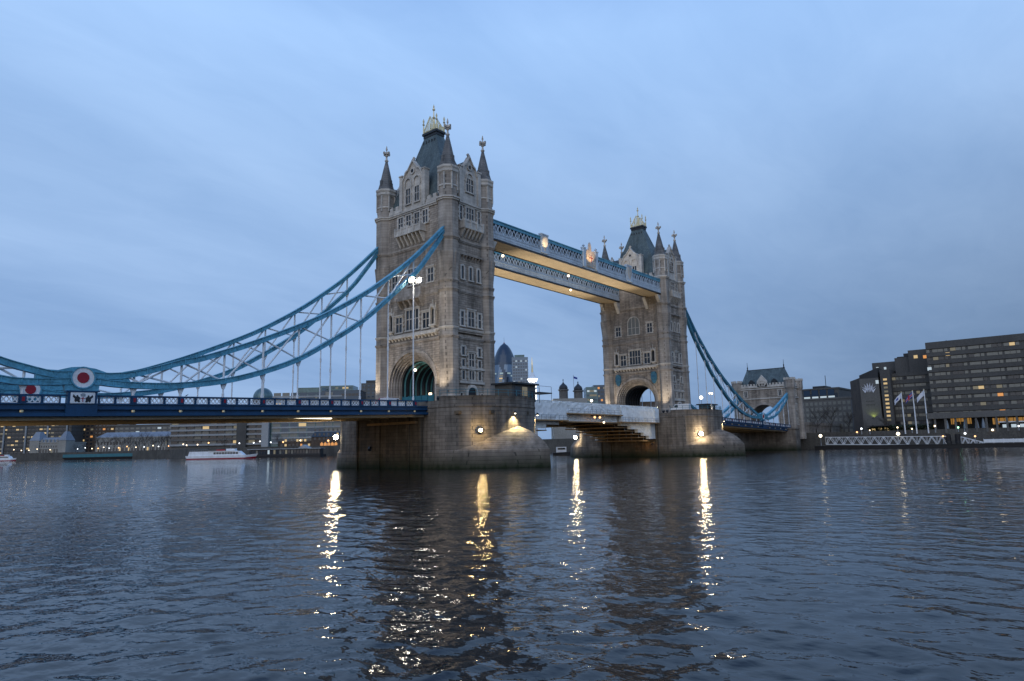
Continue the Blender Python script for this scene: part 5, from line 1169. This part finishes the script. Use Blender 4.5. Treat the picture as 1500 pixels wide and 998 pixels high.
for k, (wd_, z) in enumerate(((3.0, -4.2), (3.2, -5.6))): 
    for j in range(9): u = -wd_/2+wd_*(j+0.5)/9; b.boxF(FH, u-0.11, u+0.11, z, z+0.5, 0.0, 0.04)
lw = b.build('carved_lettering', 'concrete_dark', h)
hn = [0]
def hwin(X, y, z, w, hgt, m, name='window'):
    b = MB(); b.box(X-0.07, X+0.05, y-w/2, y+w/2, z, z+hgt); hn[0] += 1; return b
rest = {}
def put(X, y, z, w, hgt, m):
    if hn[0] < 98: hwin(X, y, z, w, hgt, m).build('window', m, h)
    else: b = rest.setdefault(m, MB()); b.box(X-0.07, X+0.05, y-w/2, y+w/2, z, z+hgt)
fl = 2.85
# lit stair windows
for k in range(11): put(XT, Yat(1301, XT), 10.2+k*1.55, 1.3, 0.75, 'lit_warm' if rnd.random() < 0.8 else 'lit_soft')
for k, m in ((0, 'lit_cool'),): put(XT, Yat(1291.5, XT)+0.6, Zat(1290, 562, XT), 1.0, 1.4, 'lit_cool')
for u in (1291.5, 1303): b = MB(); y = Yat(u, XL+8); z = Zat(u, 547, XL+8); b.box(XL+7.8, XL+8.1, y-0.4, y+0.4, z, z+2.6); b.build('tall_window', 'lit_cool', h)
for k in range(7):                                  # left wing
    z = Zat(1340, 551.5, XL)-k*fl
    for px in (1314, 1320, 1324, 1331, 1336, 1341, 1348, 1353, 1358):
        put(XL, Yat(px, XL), z-0.9, 1.15, 1.05, rnd.choices(['glass_dull', 'lit_soft', 'glass', 'lit_warm'], [8, 1.2, 2, 0.08])[0])
zr = [Zat(1430, 507, XF)-k*fl for k in range(10)]
for k, z in enumerate(zr):                          # main wing
    px = 1369.0
    j = 0
    while px < 1505:
        w = 1.6 if j % 3 else 1.0
        m = rnd.choices(['glass_dull', 'lit_soft', 'glass', 'lit_warm', 'lit_orange'], [9.0, 1.3, 3, 0.14, 0.05])[0]
        put(XF, Yat(px, XF), z-0.9, w, 1.05, m); px += 8.2 if j % 3 else 10.5; j += 1
for px, py, m in ((1350, 522, 'lit_warm'), (1364, 522, 'lit_orange'), (1381, 521, 'lit_orange'), (1398, 518, 'lit_warm'), (1368.5, 540, 'lit_cool')):
    X = XL+3 if px < 1396 and px != 1368.5 else XF; b = MB(); y, z = Yat(px, X), Zat(px, py, X); b.box(X-0.08, X+0.05, y-0.65, y+0.65, z-0.6, z+0.6); b.build('lit_window', m, h)
for m, b in rest.items(): o = b.build('window', m, h); o['kind'] = 'stuff'
for k, z in enumerate(zr+[zr[-1]-fl]):
    b = MB(); b.box(XF-0.35, XF+0.1, y1h, y0h-0.3, z+0.42, z+1.3); b.build('floor_band', 'concrete_dark', h)
    if k < 8: b = MB(); z2 = Zat(1340, 551.5, XL)-k*fl; b.box(XL-0.3, XL+0.1, y1l+1, y0l-0.3, z2+0.4, z2+1.25); b.build('floor_band', 'concrete_dark', h)
# podium, canopy and restaurants
zc2 = Zat(1440, 611, XF-8); b = MB(); b.box(XF-8, XF, Yat(1620, XF), Yat(1362, XF), zc2, zc2+2.0); b.build('canopy', 'concrete_mid', h)
b = MB(); b.box(XF-1.0, XF-0.1, Yat(1620, XF), Yat(1364, XF), 5.0, zc2); b.build('podium_wall', 'lead', h)
for px0, px1, m in ((1391, 1421, 'lit_restaurant'), (1452, 1500, 'lit_restaurant')):
    b = MB(); b.box(XF-1.2, XF-0.95, Yat(px1, XF-1), Yat(px0, XF-1), Zat(px0, 622, XF), Zat(px0, 613, XF)); rw = b.build('restaurant_window', m, h)
    b = MB()
    for q in range(7): y = Yat(px0+(px1-px0)*(q+0.5)/7, XF-1); b.box(XF-1.3, XF-1.15, y-0.08, y+0.08, Zat(px0, 622, XF), Zat(px0, 613, XF))
    for q in (0.3, 0.62): y = Yat(px0+(px1-px0)*q, XF-1); b.box(XF-1.35, XF-1.15, y-0.9, y+0.9, Zat(px0, 622, XF), Zat(px0, 618.5, XF))
    b.build('mullions', 'lead', rw)
for k in range(9): b = MB(); y = Yat(1368+k*15, XF-7); b.box(XF-7.6, XF-7.0, y-0.3, y+0.3, 5.0, zc2); b.build('canopy_column', 'concrete_mid', h)
# buildings between the gatehouse and the hotel
def side_building(name, label, cat, px0, px1, ytop, X, dep, wall, rows, cols, lit, z0=5.2, group=None, dark='glass'):
    ya, yb = Yat(px0, X), Yat(px1, X); zt = Zat((px0+px1)/2, ytop, X); r = thing(name, label, cat, (X+dep/2, (ya+yb)/2, z0), group)
    b = MB(); b.box(X, X+dep, yb, ya, z0-2, zt); b.build('wall', wall, r)
    b = MB(); b.box(X-0.3, X+dep+0.3, yb-0.3, ya+0.3, zt-0.5, zt+0.25); b.build('cornice', wall, r)
    pit = (zt-z0-2)/rows
    for i in range(rows):
        for j in range(cols):
            y = ya+(yb-ya)*(j+0.5)/cols; z = z0+1.5+i*pit; b = MB(); b.box(X-0.06, X+0.05, y-abs(ya-yb)/cols*0.3, y+abs(ya-yb)/cols*0.3, z, z+pit*0.55); b.build('window', rnd.choice(['lit_soft', 'lit_warm']) if rnd.random() < lit else dark, r)
    return r, ya, yb, zt
side_building('office_building', 'grey stone office block right of the gatehouse tower, below a glazed top floor', 'office building', 1160, 1248, 584, 240, 30, 'concrete_mid', 6, 13, 0.02, dark='glass_dull')
r, ya, yb, zt = side_building('glass_building', 'white glazed block with a roof mast right of the gatehouse tower', 'office building', 1160, 1231, 570, 262, 24, 'concrete_dark', 5, 8, 0.0, dark='glass')
for k in range(5): b = MB(); y = Yat(1172+k*12, 262); b.box(261.7, 262.1, y-1.45, y+1.45, Zat(1200, 580, 262), Zat(1200, 571.5, 262)); b.build('pale_window', 'glass_sky', r)
for k in range(5): b = MB(); y = Yat(1172+k*12, 262); b.box(261.6, 262.0, y-1.4, y+1.4, Zat(1200, 583.5, 262), Zat(1200, 581, 262)); b.build('lit_strip', 'lit_cool', r)
b = MB(); y = Yat(1206, 270); b.box(266, 276, y-3, y+3, zt, zt+1.6); b.tube((270, Yat(1213, 270), zt), (270, Yat(1213, 270), Zat(1213, 550, 270)), 0.15); b.build('roof_plant', 'lead', r)

# gangway, pontoon and moorings
def Ypx(px, X): return Yat(px, X, 650)
XG = 182.0
r = thing('pontoon', 'long black floating pontoon along the right bank', 'pontoon', (XG, -60, 0))
b = MB(); b.box(XG-2.5, XG+5, Ypx(1640, XG), Ypx(1196, XG), -0.8, 1.1); b.build('hull', 'black_hull', r)
b = MB(); b.box(XG-2.7, XG+5.2, Ypx(1640, XG), Ypx(1196, XG), 1.101, 1.3); b.build('deck', 'dark_metal', r)
def truss(name, label, y0, y1, z0a, z0b, ha, hb, nb):
    r = thing(name, label, 'gangway', (XG, (y0+y1)/2, (z0a+z0b)/2))
    b = MB(); zb_ = lambda t: z0a+(z0b-z0a)*t; zt_ = lambda t: zb_(t)+ha+(hb-ha)*t; Y = lambda t: y0+(y1-y0)*t
    b.hexa([(XG-1, y1, z0b), (XG+1, y1, z0b), (XG+1, y0, z0a), (XG-1, y0, z0a), (XG-1, y1, z0b+0.12), (XG+1, y1, z0b+0.12), (XG+1, y0, z0a+0.12), (XG-1, y0, z0a+0.12)]); b.build('walkway', 'grey_metal', r)
    for x in (XG-1.05, XG+1.05):
        b = MB(); b.bar((x, y0, zb_(0)), (x, y1, zb_(1)), 0.16, 0.22); b.bar((x, y0, zt_(0)), (x, y1, zt_(1)), 0.14, 0.2)
        for k in range(nb):
            t0, tm, t1 = k/nb, (k+0.5)/nb, (k+1)/nb
            b.bar((x, Y(t0), zb_(t0)), (x, Y(tm), zt_(tm)), 0.1, 0.14); b.bar((x, Y(tm), zt_(tm)), (x, Y(t1), zb_(t1)), 0.1, 0.14); b.bar((x, Y(t0), zb_(t0)), (x, Y(t0), zt_(t0)), 0.08, 0.08)
        b.build('truss_side', 'white_paint', r)
yA, yB = Ypx(1211, XG), Ypx(1388, XG)
truss('gangway', 'long white lattice truss gangway along the black pontoon', yA, yB, Zat(1215, 651, XG), Zat(1385, 652, XG), 2.6, 2.9, 13)
truss('gangway', 'short white truss gangway sloping down to the right on the pontoon', Ypx(1409, XG), Ypx(1443, XG), Zat(1410, 653, XG), Zat(1443, 653, XG), 2.9, 1.0, 3)
r = thing('railing', 'low white solid railing along the right end of the pontoon', 'railing', (XG, Ypx(1480, XG), 1.3))
b = MB(); b.box(XG-2.4, XG-2.3, Ypx(1640, XG), Ypx(1443, XG), 1.5, 2.6); b.build('panel', 'white_paint', r)
b = MB()
for k in range(14): y = Ypx(1443, XG)-k*2.6; b.box(XG-2.46, XG-2.25, y-0.07, y+0.07, 1.3, 2.75)
b.build('posts', 'white_paint', r)
for px, t in ((1390, 'dark mooring pile between the two white gangways, left one'), (1404, 'dark mooring pile between the two white gangways, right one')):
    y = Ypx(px, XG); r = thing('mooring_pile', t, 'mooring pile', (XG, y, 0)); b = MB(); b.lathe(XG, y, [(0.8, -2), (0.8, Zat(px, 636, XG))], 12); b.build('pile', 'black_hull', r); b = MB(); b.lathe(XG, y, [(0.95, 1.6), (0.95, 2.2)], 12); b.build('collar', 'dark_metal', r)
# flagpoles with flags
for px, yt, m, t in ((1323, 575, 'white', 'flagpole with a pale flag, leftmost of three before the hotel'), (1340, 573, 'red', 'flagpole with a red and blue flag before the hotel'), (1357, 571, 'blank', 'flagpole with a white flag, rightmost of three before the hotel')):
    X = 190.3; y = Yat(px+4, X, 640); zt = Zat(px, yt, X); r = thing('flagpole', t, 'flagpole', (X, y, 5.2), 'flagpoles before the hotel')
    b = MB(); b.tube((X, y, 5.0), (X, y, zt), 0.24, 0.15, 10); b.build('pole', 'white_paint', r); b = MB(); b.ball((X, y, zt+0.15), 0.2, 8, 6); b.build('finial', 'gold', r)
    def flagmesh(u0, u1, v0, v1, e):
        n = 8; b = MB(); pts = []
        for k in range(n+1):
            u = u0+(u1-u0)*k/n; dz = -0.9*u-0.25*u*u*0.3; dx = 0.22*math.sin(u*3.2)-e
            for d in (0, 0.03): pts += [(X+dx+d, y+0.2+u, zt-0.3+dz-v) for v in (v0, v1)]
        fs = []
        for k in range(n): o = k*4; fs += [(o, o+4, o+5, o+1), (o+2, o+6, o+7, o+3), (o, o+4, o+6, o+2), (o+1, o+5, o+7, o+3)]
        fs += [(0, 1, 3, 2), (n*4, n*4+1, n*4+3, n*4+2)]
        return b.add(pts, fs)
    fo = flagmesh(0, 2.3, 0, 1.7, 0).build('flag', 'flag_blue' if m == 'red' else 'flag_white', r)
    if m == 'red': flagmesh(0, 2.3, 0.6, 1.1, 0.05).build('red_stripe', 'flag_red', fo); flagmesh(0.95, 1.4, 0, 1.7, 0.06).build('red_upright', 'flag_red', fo); flagmesh(0, 2.3, 0.48, 0.6, 0.052).build('white_stripe', 'flag_white', fo); flagmesh(0, 2.3, 1.1, 1.22, 0.052).build('white_stripe', 'flag_white', fo)
    elif m == 'white': flagmesh(0.9, 1.6, 0.5, 1.2, 0.05).build('blue_patch', 'flag_blue', fo)
# closed parasols
for px, t in ((1388, 'closed grey parasol behind the mooring piles'), (1415, 'closed grey parasol above the short sloping gangway'), (1432, 'closed grey parasol, left of the close pair'), (1442, 'closed grey parasol, right of the close pair')):
    X = 191.0; y = Yat(px, X, 630); r = thing('parasol', t, 'parasol', (X, y, 5.2), 'closed parasols on the hotel terrace')
    b = MB(); b.lathe(X, y, [(0.06, 5.2), (0.06, 9.9)], 8); b.build('pole', 'grey_metal', r); b = MB(); b.lathe(X, y, [(0.2, 6.2), (0.62, 6.4), (0.55, 7.4), (0.3, 9.2), (0.06, 9.9)], 10); b.build('canopy', 'canvas', r)
# people, tables and low planting would be hidden: hedge and shelter on the terrace
b = MB(); rn2 = random.Random(5)
for k in range(900):
    y = Yat(1268+rn2.random()*100, 192)*1.0; x = 192+rn2.random()*2.0; z = 6.0+rn2.random()*2.3; s = 0.25+rn2.random()*0.25
    a = rn2.random()*6.3; e1 = Vector((math.cos(a), math.sin(a), rn2.uniform(-.7, .7)))*s; e2 = Vector((-math.sin(a), math.cos(a), rn2.uniform(-.7, .7)))*s; c = Vector((x, y, z)); b.add([c-e1, c+e2, c+e1, c-e2], [(0, 1, 2, 3)])
o = b.build('hedge', 'hedge'); tag(o, 'dark clipped hedge along the terrace below the hotel', 'hedge')
for px0, px1, t, m in ((1273, 1302, 'lit kiosk behind the left end of the long gangway', 'lit_warm'), (1466, 1505, 'white awning shelter at the right edge below the restaurant', 'lit_cool')):
    X = 191.5; ya, yb = Yat(px0, X, 632), Yat(px1, X, 632); r = thing('kiosk', t, 'kiosk', (X, (ya+yb)/2, 5.2)); 
    b = MB(); b.box(X, X+3, yb, ya, 5.0, 5.9); b.box(X+2.8, X+3, yb, ya, 5.0, 8.0); b.build('counter', 'dark_metal', r); b = MB(); b.box(X-0.5, X+3.3, yb-0.3, ya+0.3, 8.0, 8.35); b.build('roof', 'white_paint' if m == 'lit_cool' else 'dark_metal', r)
    for k in range(3): b = MB(); y = ya+(yb-ya)*(k+0.5)/3; b.box(X+2.6, X+2.79, y-0.7, y+0.7, 6.2, 7.4); b.build('lit_panel', m, r)
# lamps along the right bank
for px, py, rad, m, t in ((1202, 640, 0.55, 'lamp_strip', 'bright lamp at the left end of the long white gangway'), (1316, 637, 0.55, 'lamp_strip', 'bright lamp over the middle of the long white gangway')):
    X = XG-1.6; y = Yat(px, X, 640); post_lamp((X, y, 1.2), Zat(px, py, X)-1.2, t, m, rad=rad)
for px, py, m, rad, t in ((1262, 629, 'lamp_far_cool', 0.35, 'cool white lamp under the hotel emblem'), (1315, 627, 'lamp_far', 0.28, 'small warm lamp left of the flagpoles'), (1336, 629, 'lamp_far', 0.25, 'small warm lamp between the flagpoles'), (1370, 625, 'lamp_far', 0.3, 'small yellow lamp right of the flagpoles'), (1404, 627, 'lamp_green', 0.25, 'small green lamp over the mooring piles'), (1413, 636, 'lamp_far_cool', 0.35, 'white lamp at the top of the short sloping gangway'), (1454, 631, 'lamp_far', 0.35, 'warm lamp below the right hand restaurant window'), (1493, 625, 'lamp_far_cool', 0.28, 'cool lamp at the far right edge of the terrace'), (1255, 634, 'lamp_far_orange', 0.3, 'small orange lamp near the foot of the hotel corner'), (1274, 631, 'lamp_far', 0.2, 'small lamp above the lit kiosk')):
    if m == 'lamp_green' and 'lamp_green' not in M: emit('lamp_green', (0.4, 1.0, 0.6), 6, False)
    X = 190.4; y = Yat(px, X, 630); post_lamp((X, y, 5.2), Zat(px, py, X)-5.2, t, m, rad=rad)
for px, py, t in ((1382, 640, 'small orange lamp on the right end of the long gangway'), (1429, 640, 'small orange lamp on the short sloping gangway'), (1476, 652, 'small pinkish lamp low on the pontoon railing')):
    X = XG-2.0; y = Yat(px, X, 645); post_lamp((X, y, 1.3), Zat(px, py, X)-1.3, t, 'lamp_far_orange', rad=0.28)
# green uplight on the hotel tower
r = thing('floodlight', 'small green floodlight at the foot of the hotel emblem wall', 'floodlight', (XT-4.3, Yat(1279, XT), Zat(1279, 613, XT)))
b = MB(); y = Yat(1279, XT); z = Zat(1279, 613, XT-3); b.box(XT-1.6, XT-1.0, y-0.4, y+0.4, z-0.1, z+0.3); b.build('housing', 'dark_metal', r); spot('green_light', (XT-1.0, y, z+0.4), (XT+0.1, y, z+3.0), 160, 120, (0.8, 1.0, 0.15), 0.6, 0.2)
r.location = (XT-1.3, y, z-0.1); [setattr(c, 'location', Vector((200, 0, 0))-Vector((200, 0, 0))) for c in r.children]
for c in r.children:
    c.data.transform(Matrix.Translation(Vector((XT-4.3, Yat(1279, XT), Zat(1279, 613, XT)))-Vector(r.location)))

# ------------------------------------------------------------------ bare trees
def make_tree(label, loc, hgt, seed):
    rn = random.Random(seed); r = thing('bare_tree', label, 'tree', loc, 'bare winter trees'); T, K = MB(), MB(); o = Vector(loc)
    def grow(p, d, ln, rad, lev):
        segs = 3; q = p
        for k in range(segs):
            d = (d+Vector((rn.uniform(-.14, .14), rn.uniform(-.14, .14), rn.uniform(-.02, .12)))).normalized(); n = q+d*ln/segs
            (T if lev == 0 else K).tube(q, n, rad*(1-0.22*k), rad*(1-0.22*(k+1)), 6 if lev < 2 else 3); q = n
            if lev < 4 and (lev > 0 or k > 0):
                for _ in range(2 if lev < 3 else 3):
                    a = rn.uniform(0, 6.28); side = Vector((math.cos(a), math.sin(a), rn.uniform(-0.1, 0.5))); grow(q, (d*0.75+side*0.75).normalized(), ln*rn.uniform(0.5, 0.72), rad*(0.5 if lev else 0.55)*(1-0.15*k), lev+1)
    grow(o-Vector((0, 0, 0.3)), Vector((0, 0, 1)), hgt*0.46, hgt*0.02, 0)
    T.build('trunk', 'bark', r); K.build('crown', 'bark', r); return r
tp = [make_tree('bare tree standing right of the gatehouse tower', (194, Yat(1213, 194), 5.2), 14.0, 4), make_tree('bare spreading tree before the grey block right of the gatehouse', (197, Yat(1193, 197), 5.2), 13.0, 9)]
copy_thing(tp[0], 'smaller bare tree beside the hotel corner', (196, Yat(1240, 196), 5.2), 2.0, 0.75)
copy_thing(tp[1], 'thin bare tree in front of the hotel stair windows', (194, Yat(1296, 194), 5.2), 4.0, 0.6)
for k in range(13):
    px = 146+k*11.2; p = gpt(px, 596-k*6, 5.65); c = copy_thing(tp[k % 2], 'bare tree in the row on the embankment before the long pale columned building', p, k*1.7, 1.2+0.15*math.sin(k*2.3)); c['group'] = 'bare trees on the far embankment'
for k, (px, D) in enumerate(((112, 640), (124, 630), (330, 500), (408, 452))): copy_thing(tp[(k+1) % 2], ['bare tree at the left end of the barge', 'bare tree beside the brown brick office', 'bare tree above the river cruiser', 'bare tree behind the ferry pavilion'][k], gpt(px, D, 5.65), k*2.1, 0.75)
# street lamps on the far embankment
lamp0 = None
for k, (px, m) in enumerate(((22, 0), (33, 0), (44, 0), (56, 0), (75, 0), (115, 1), (126, 1), (136, 0), (145, 2), (153, 0), (161, 1), (175, 2), (187, 2), (200, 0), (212, 1), (225, 0), (233, 1), (248, 2), (269, 0), (274, 0), (290, 0), (306, 2), (351, 1), (372, 1), (381, 1), (397, 1), (415, 2), (440, 0))):
    D = float(np.interp(px, [0, 150, 250, 300, 400, 490], [636, 586, 516, 452, 423, 428]))+2.5
    mm = ('lamp_far', 'lamp_far_cool', 'lamp_far_orange')[m]; p = gpt(px, D, 5.65)
    post_lamp(p, 3.2+0.8*(k % 3 == 0), ('small warm', 'small cool white', 'small orange')[m]+' lamp in the row along the far left embankment', mm, rad=0.42 if m != 2 else 0.5, group='lamps along the far embankment', mt='dark_metal')
p = gpt(481, 436, 5.65); post_lamp(p, 3.5, 'orange lamp beside the brick house left of the nearer pier', 'lamp_far_orange', rad=0.6)
p = gpt(479, 432, 5.65); post_lamp(p, 16, 'tall white lamp beside the brick house left of the nearer pier', 'lamp_far_cool', rad=0.6)

# ------------------------------------------------------------------ boats
def boat(label, p, ln, ang, cabin=True):
    r = thing('passenger_boat', label, 'boat', p); r.rotation_euler = (0, 0, ang); ORG[r.name] = Vector((0, 0, 0)); L2, w = ln/2, ln*0.085
    def hull(z0, z1, s0, s1):
        o = []
        for z, s in ((z0, s0), (z1, s1)): o.append([(-L2*s, -w*s, z), (L2*0.72*s, -w*s, z), (L2*s*(1.0 if z == z0 else 1.05), 0, z+(0.0 if z == z0 else 0.5)), (L2*0.72*s, w*s, z), (-L2*s, w*s, z)])
        return o
    b = MB(); b.rings(hull(-0.4, 0.55, 0.95, 0.975)); b.build('boot_stripe', 'red_paint', r)
    b = MB(); b.rings(hull(0.551, 1.9, 0.976, 1.0)); b.build('hull', 'white_paint', r)
    b = MB(); b.hexa([(-L2*0.93, -w*0.86, 1.9), (L2*0.66, -w*0.86, 1.9), (L2*0.66, w*0.86, 1.9), (-L2*0.93, w*0.86, 1.9), (-L2*0.9, -w*0.8, 4.1), (L2*0.52, -w*0.8, 4.1), (L2*0.52, w*0.8, 4.1), (-L2*0.9, w*0.8, 4.1)]); cb = b.build('cabin', 'white_paint', r)
    n = 9
    for k in range(n):
        x = -L2*0.20+k*L2*0.72/n; b = MB(); b.hexa([(x, -w*0.862, 2.5), (x+L2*0.066, -w*0.862, 2.5), (x+L2*0.066, -w*0.7, 2.5), (x, -w*0.7, 2.5), (x, -w*0.83, 3.6), (x+L2*0.066, -w*0.83, 3.6), (x+L2*0.066, -w*0.7, 3.6), (x, -w*0.7, 3.6)]); b.build('window', 'glass', cb)
    b = MB(); b.box(-L2*0.35, L2*0.42, -w*0.9, w*0.9, 4.1, 4.3); b.box(L2*0.14, L2*0.40, -w*0.55, w*0.55, 4.3, 5.4); b.build('wheelhouse', 'white_paint', r)
    b = MB(); b.box(-L2*0.12, L2*0.13, -w*0.91, -w*0.86, 4.35, 5.0); b.build('red_board', 'flag_red', r)
    b = MB()
    for k in range(9): x = -L2*0.88+k*L2*0.065; b.tube((x, -w*0.78, 4.1), (x, -w*0.78, 5.0), 0.05, n=5)
    b.tube((-L2*0.88, -w*0.78, 5.0), (-L2*0.36, -w*0.78, 5.0), 0.05, n=5); b.tube((L2*0.25, 0, 5.4), (L2*0.25, 0, 8.2), 0.08, n=6); b.build('rail', 'grey_metal', r)
    return r
p = at(325, 672.5, 2, 0.0); boat('white river cruiser with a red waterline and long cabin, off the far bank', p, 36, VA+R(4))
p = gpt(8, 600, 0); boat('small white launch at the far left edge of the water', p, 24, VA+R(-6))
p = at(822, 660, 2, 0.0); p = gpt(822, 235, 0.0)
r = thing('work_boat', 'small white work boat moored between the two piers', 'boat', p); r.rotation_euler = (0, 0, VA); ORG[r.name] = Vector((0, 0, 0))
b = MB(); b.hexa([(-3, -1.1, -0.3), (2.6, -1.1, -0.3), (2.6, 1.1, -0.3), (-3, 1.1, -0.3), (-3.2, -1.3, 1.0), (3.3, -1.2, 1.2), (3.3, 1.2, 1.2), (-3.2, 1.3, 1.0)]); b.build('hull', 'dark_metal', r)
b = MB(); b.box(-1.8, 1.6, -0.9, 0.9, 1.0, 2.9); b.build('cabin', 'white_paint', r); b = MB(); b.box(-1.4, 1.2, -0.94, -0.89, 2.0, 2.6); b.build('window', 'glass', r)

# ------------------------------------------------------------------ small things on the bridge
# pier cabins
def cabin(X0, label, s=1, k=1.0):
    r = thing('pier_cabin', label, 'cabin', (X0+s*1.5, -16.5, 11.24)); x0, x1 = sorted((X0-s*3.2*k, X0+s*3.4*k)); y0, y1 = -18.6 if k == 1 else -17.0, -14.6; H = 14.2 if k == 1 else 13.4
    b = MB(); b.box(x0, x1, y0, y1, 11.24, H); b.build('wall', 'concrete_dark', r); b = MB(); b.box(x0-0.5, x1+0.5, y0-0.5, y1+0.5, H, H+0.3); b.build('roof', 'lead', r)
    for kk, (x, m) in enumerate(((x0+1.4, 'glass'), (x0+3.5*k, 'lit_soft'))): b = MB(); b.box(x-0.7, x+0.7, y0-0.06, y0+0.05, 12.2, H-0.4); b.build('window', m, r)
    b = MB(); b.box(x1-1.4, x1-0.5, y0-0.06, y0+0.05, 11.3, 13.2); b.build('door', 'lead', r); return r
cabin(4.0, 'low dark control cabin with a flat roof on the nearer pier')
cabin(86.5, 'low dark control cabin with a flat roof on the farther pier', k=0.8)
for X0, t in ((0, 'blue painted railing around the end of the nearer pier top'), (82.3, 'blue painted railing around the end of the farther pier top')):
    r = thing('pier_railing', t, 'railing', (X0, -18, 11.85)); b = MB(); pts = [(X0+x, y, 11.85) for x, y in end_curve(PA-0.2, -1, 12.5, 7.8, 16)]
    for k, q in enumerate(pts):
        b.tube(q, (q[0], q[1], 12.9), 0.05, n=5)
        if k: 
            for hh in (0.55, 1.03): a = pts[k-1]; b.tube((a[0], a[1], a[2]+hh), (q[0], q[1], q[2]+hh), 0.035, n=5)
    b.build('rail', 'teal_blue', r)
r = thing('viewing_platform', 'small overhanging lookout platform at the right edge of the nearer pier', 'platform', (9.5, -17.0, 11.85)); b = MB(); b.box(8.0, 11.9, -19.0, -16.0, 12.9, 13.1); b.build('floor', 'dark_metal', r)
b = MB(); [b.tube((x, y, 11.3), (x, y, 14.2), 0.05, n=5) for x in (8.1, 11.8) for y in (-18.9, -16.1)]; [b.tube((8.1, y, 14.2), (11.8, y, 14.2), 0.04, n=5) for y in (-18.9, -16.1)]; b.build('rail', 'grey_metal', r)
# hoarding and vehicles at the road arches
def van(label, loc, rz, m='white_paint', ln=5.0, hh=2.2):
    r = thing('parked_van', label, 'van', loc); r.rotation_euler = (0, 0, rz); ORG[r.name] = Vector((0, 0, 0)); L2 = ln/2
    b = MB(); b.prismF(lambda u, v, d: (u, d, v), [(-L2, 0.35), (-L2, hh), (L2*0.42, hh), (L2*0.66, hh*0.62), (L2, hh*0.5), (L2, 0.35)], -0.95, 0.95); b.build('body', m, r)
    b = MB(); b.prismF(lambda u, v, d: (u, d, v), [(L2*0.16, hh*0.6), (L2*0.16, hh*0.9), (L2*0.40, hh*0.9), (L2*0.58, hh*0.64)], -0.97, 0.97); b.build('side_window', 'glass', r)
    for sx in (-0.6, 0.62):
        for sy in (-1, 1):
            b = MB(); x = sx*L2; b.rings([[(x+0.36*math.cos(t), y, 0.36+0.36*math.sin(t)) for t in [2*math.pi*i/14 for i in range(14)]] for y in (sy*0.74, sy*0.98)]); w = b.build('wheel', 'rubber', r)
            b = MB(); b.rings([[(x+0.2*math.cos(t), y, 0.36+0.2*math.sin(t)) for t in [2*math.pi*i/10 for i in range(10)]] for y in (sy*0.975, sy*1.0)]); b.build('rim', 'grey_metal', w)
    b = MB(); b.box(L2-0.02, L2+0.04, -0.8, -0.5, 0.7, 0.9); b.build('headlight', 'flag_white', r); b = MB(); b.box(L2-0.02, L2+0.04, 0.5, 0.8, 0.7, 0.9); b.build('headlight', 'flag_white', r); return r
van('white van parked on the farther pier at the foot of its tower', (75.4, -13.4, 11.24), R(100))
van('white van on the road before the arch of the nearer tower', (-13.0, -3.0, TZ(-13.0)-1.0), R(0), ln=3.6, hh=1.75)
van('red van entering the arch of the nearer tower', (-8.4, 4.0, 11.24), R(180), 'red_paint', 4.2, 1.5)
r = thing('hoarding', 'teal painted hoarding across the arch of the nearer tower', 'hoarding', (-4.2, 0, 11.24)); b = MB(); b.box(-4.3, -4.15, -4.4, 4.4, 11.24, 13.0); b.build('panel', 'teal_blue', r); b = MB()
for k in range(6): b.box(-4.4, -4.1, -4.4+k*1.7, -4.25+k*1.7, 11.24, 13.15)
b.build('posts', 'teal_blue', r)
for y, z, t in ((3.3, 13.6, 'small lit sign lamp inside the arch of the nearer tower, left'), (-0.6, 13.4, 'small lit sign lamp inside the arch of the nearer tower, right')):
    r = thing('sign_lamp', t, 'lamp', (2.0, y, 11.24)); b = MB(); b.box(1.9, 2.1, y-0.08, y+0.08, 11.24, z); b.build('post', 'dark_metal', r); b = MB(); b.box(1.8, 2.15, y-0.25, y+0.25, z, z+0.5); b.build('panel', 'lamp_far', r)
# navigation lights on the opening span and pigeon on the handrail
for x, m, t in ((39.9, 'lamp_far_orange', 'left of two small orange navigation lights on the white wrapped span'), (42.0, 'lamp_far_orange', 'right of two small orange navigation lights on the white wrapped span'), (43.6, 'lamp_far', 'small white navigation light under the white wrapped span')):
    z = 9.5 if m == 'lamp_far_orange' else 8.4; y = -9.9
    r = thing('navigation_light', t, 'lamp', (x, y, z)); b = MB(); b.box(x-0.12, x+0.12, y, y+0.9, z+0.25, z+0.5); b.build('bracket', 'dark_metal', r); b = MB(); b.ball((x, y, z), 0.24, 8, 6); b.build('globe', m, r)
x = -51.2; z = TZ(x); r = thing('pigeon', 'small dark pigeon perched on the blue handrail', 'bird', (x, -9.64, z))
bm_ = MB(); bm_.rings([[(x+dx+rr*0.2*math.cos(t), -9.64+rr*math.cos(t), z+zz+rr*math.sin(t)) for t in [2*math.pi*i/10 for i in range(10)]] for dx, zz, rr in ((-0.2, 0.05, 0.01), (-0.1, 0.10, 0.045), (0.0, 0.14, 0.075), (0.08, 0.19, 0.065), (0.12, 0.25, 0.035), (0.15, 0.29, 0.04), (0.19, 0.29, 0.022), (0.23, 0.28, 0.005))]); bm_.build('body', 'dark_metal', r, smooth=True)
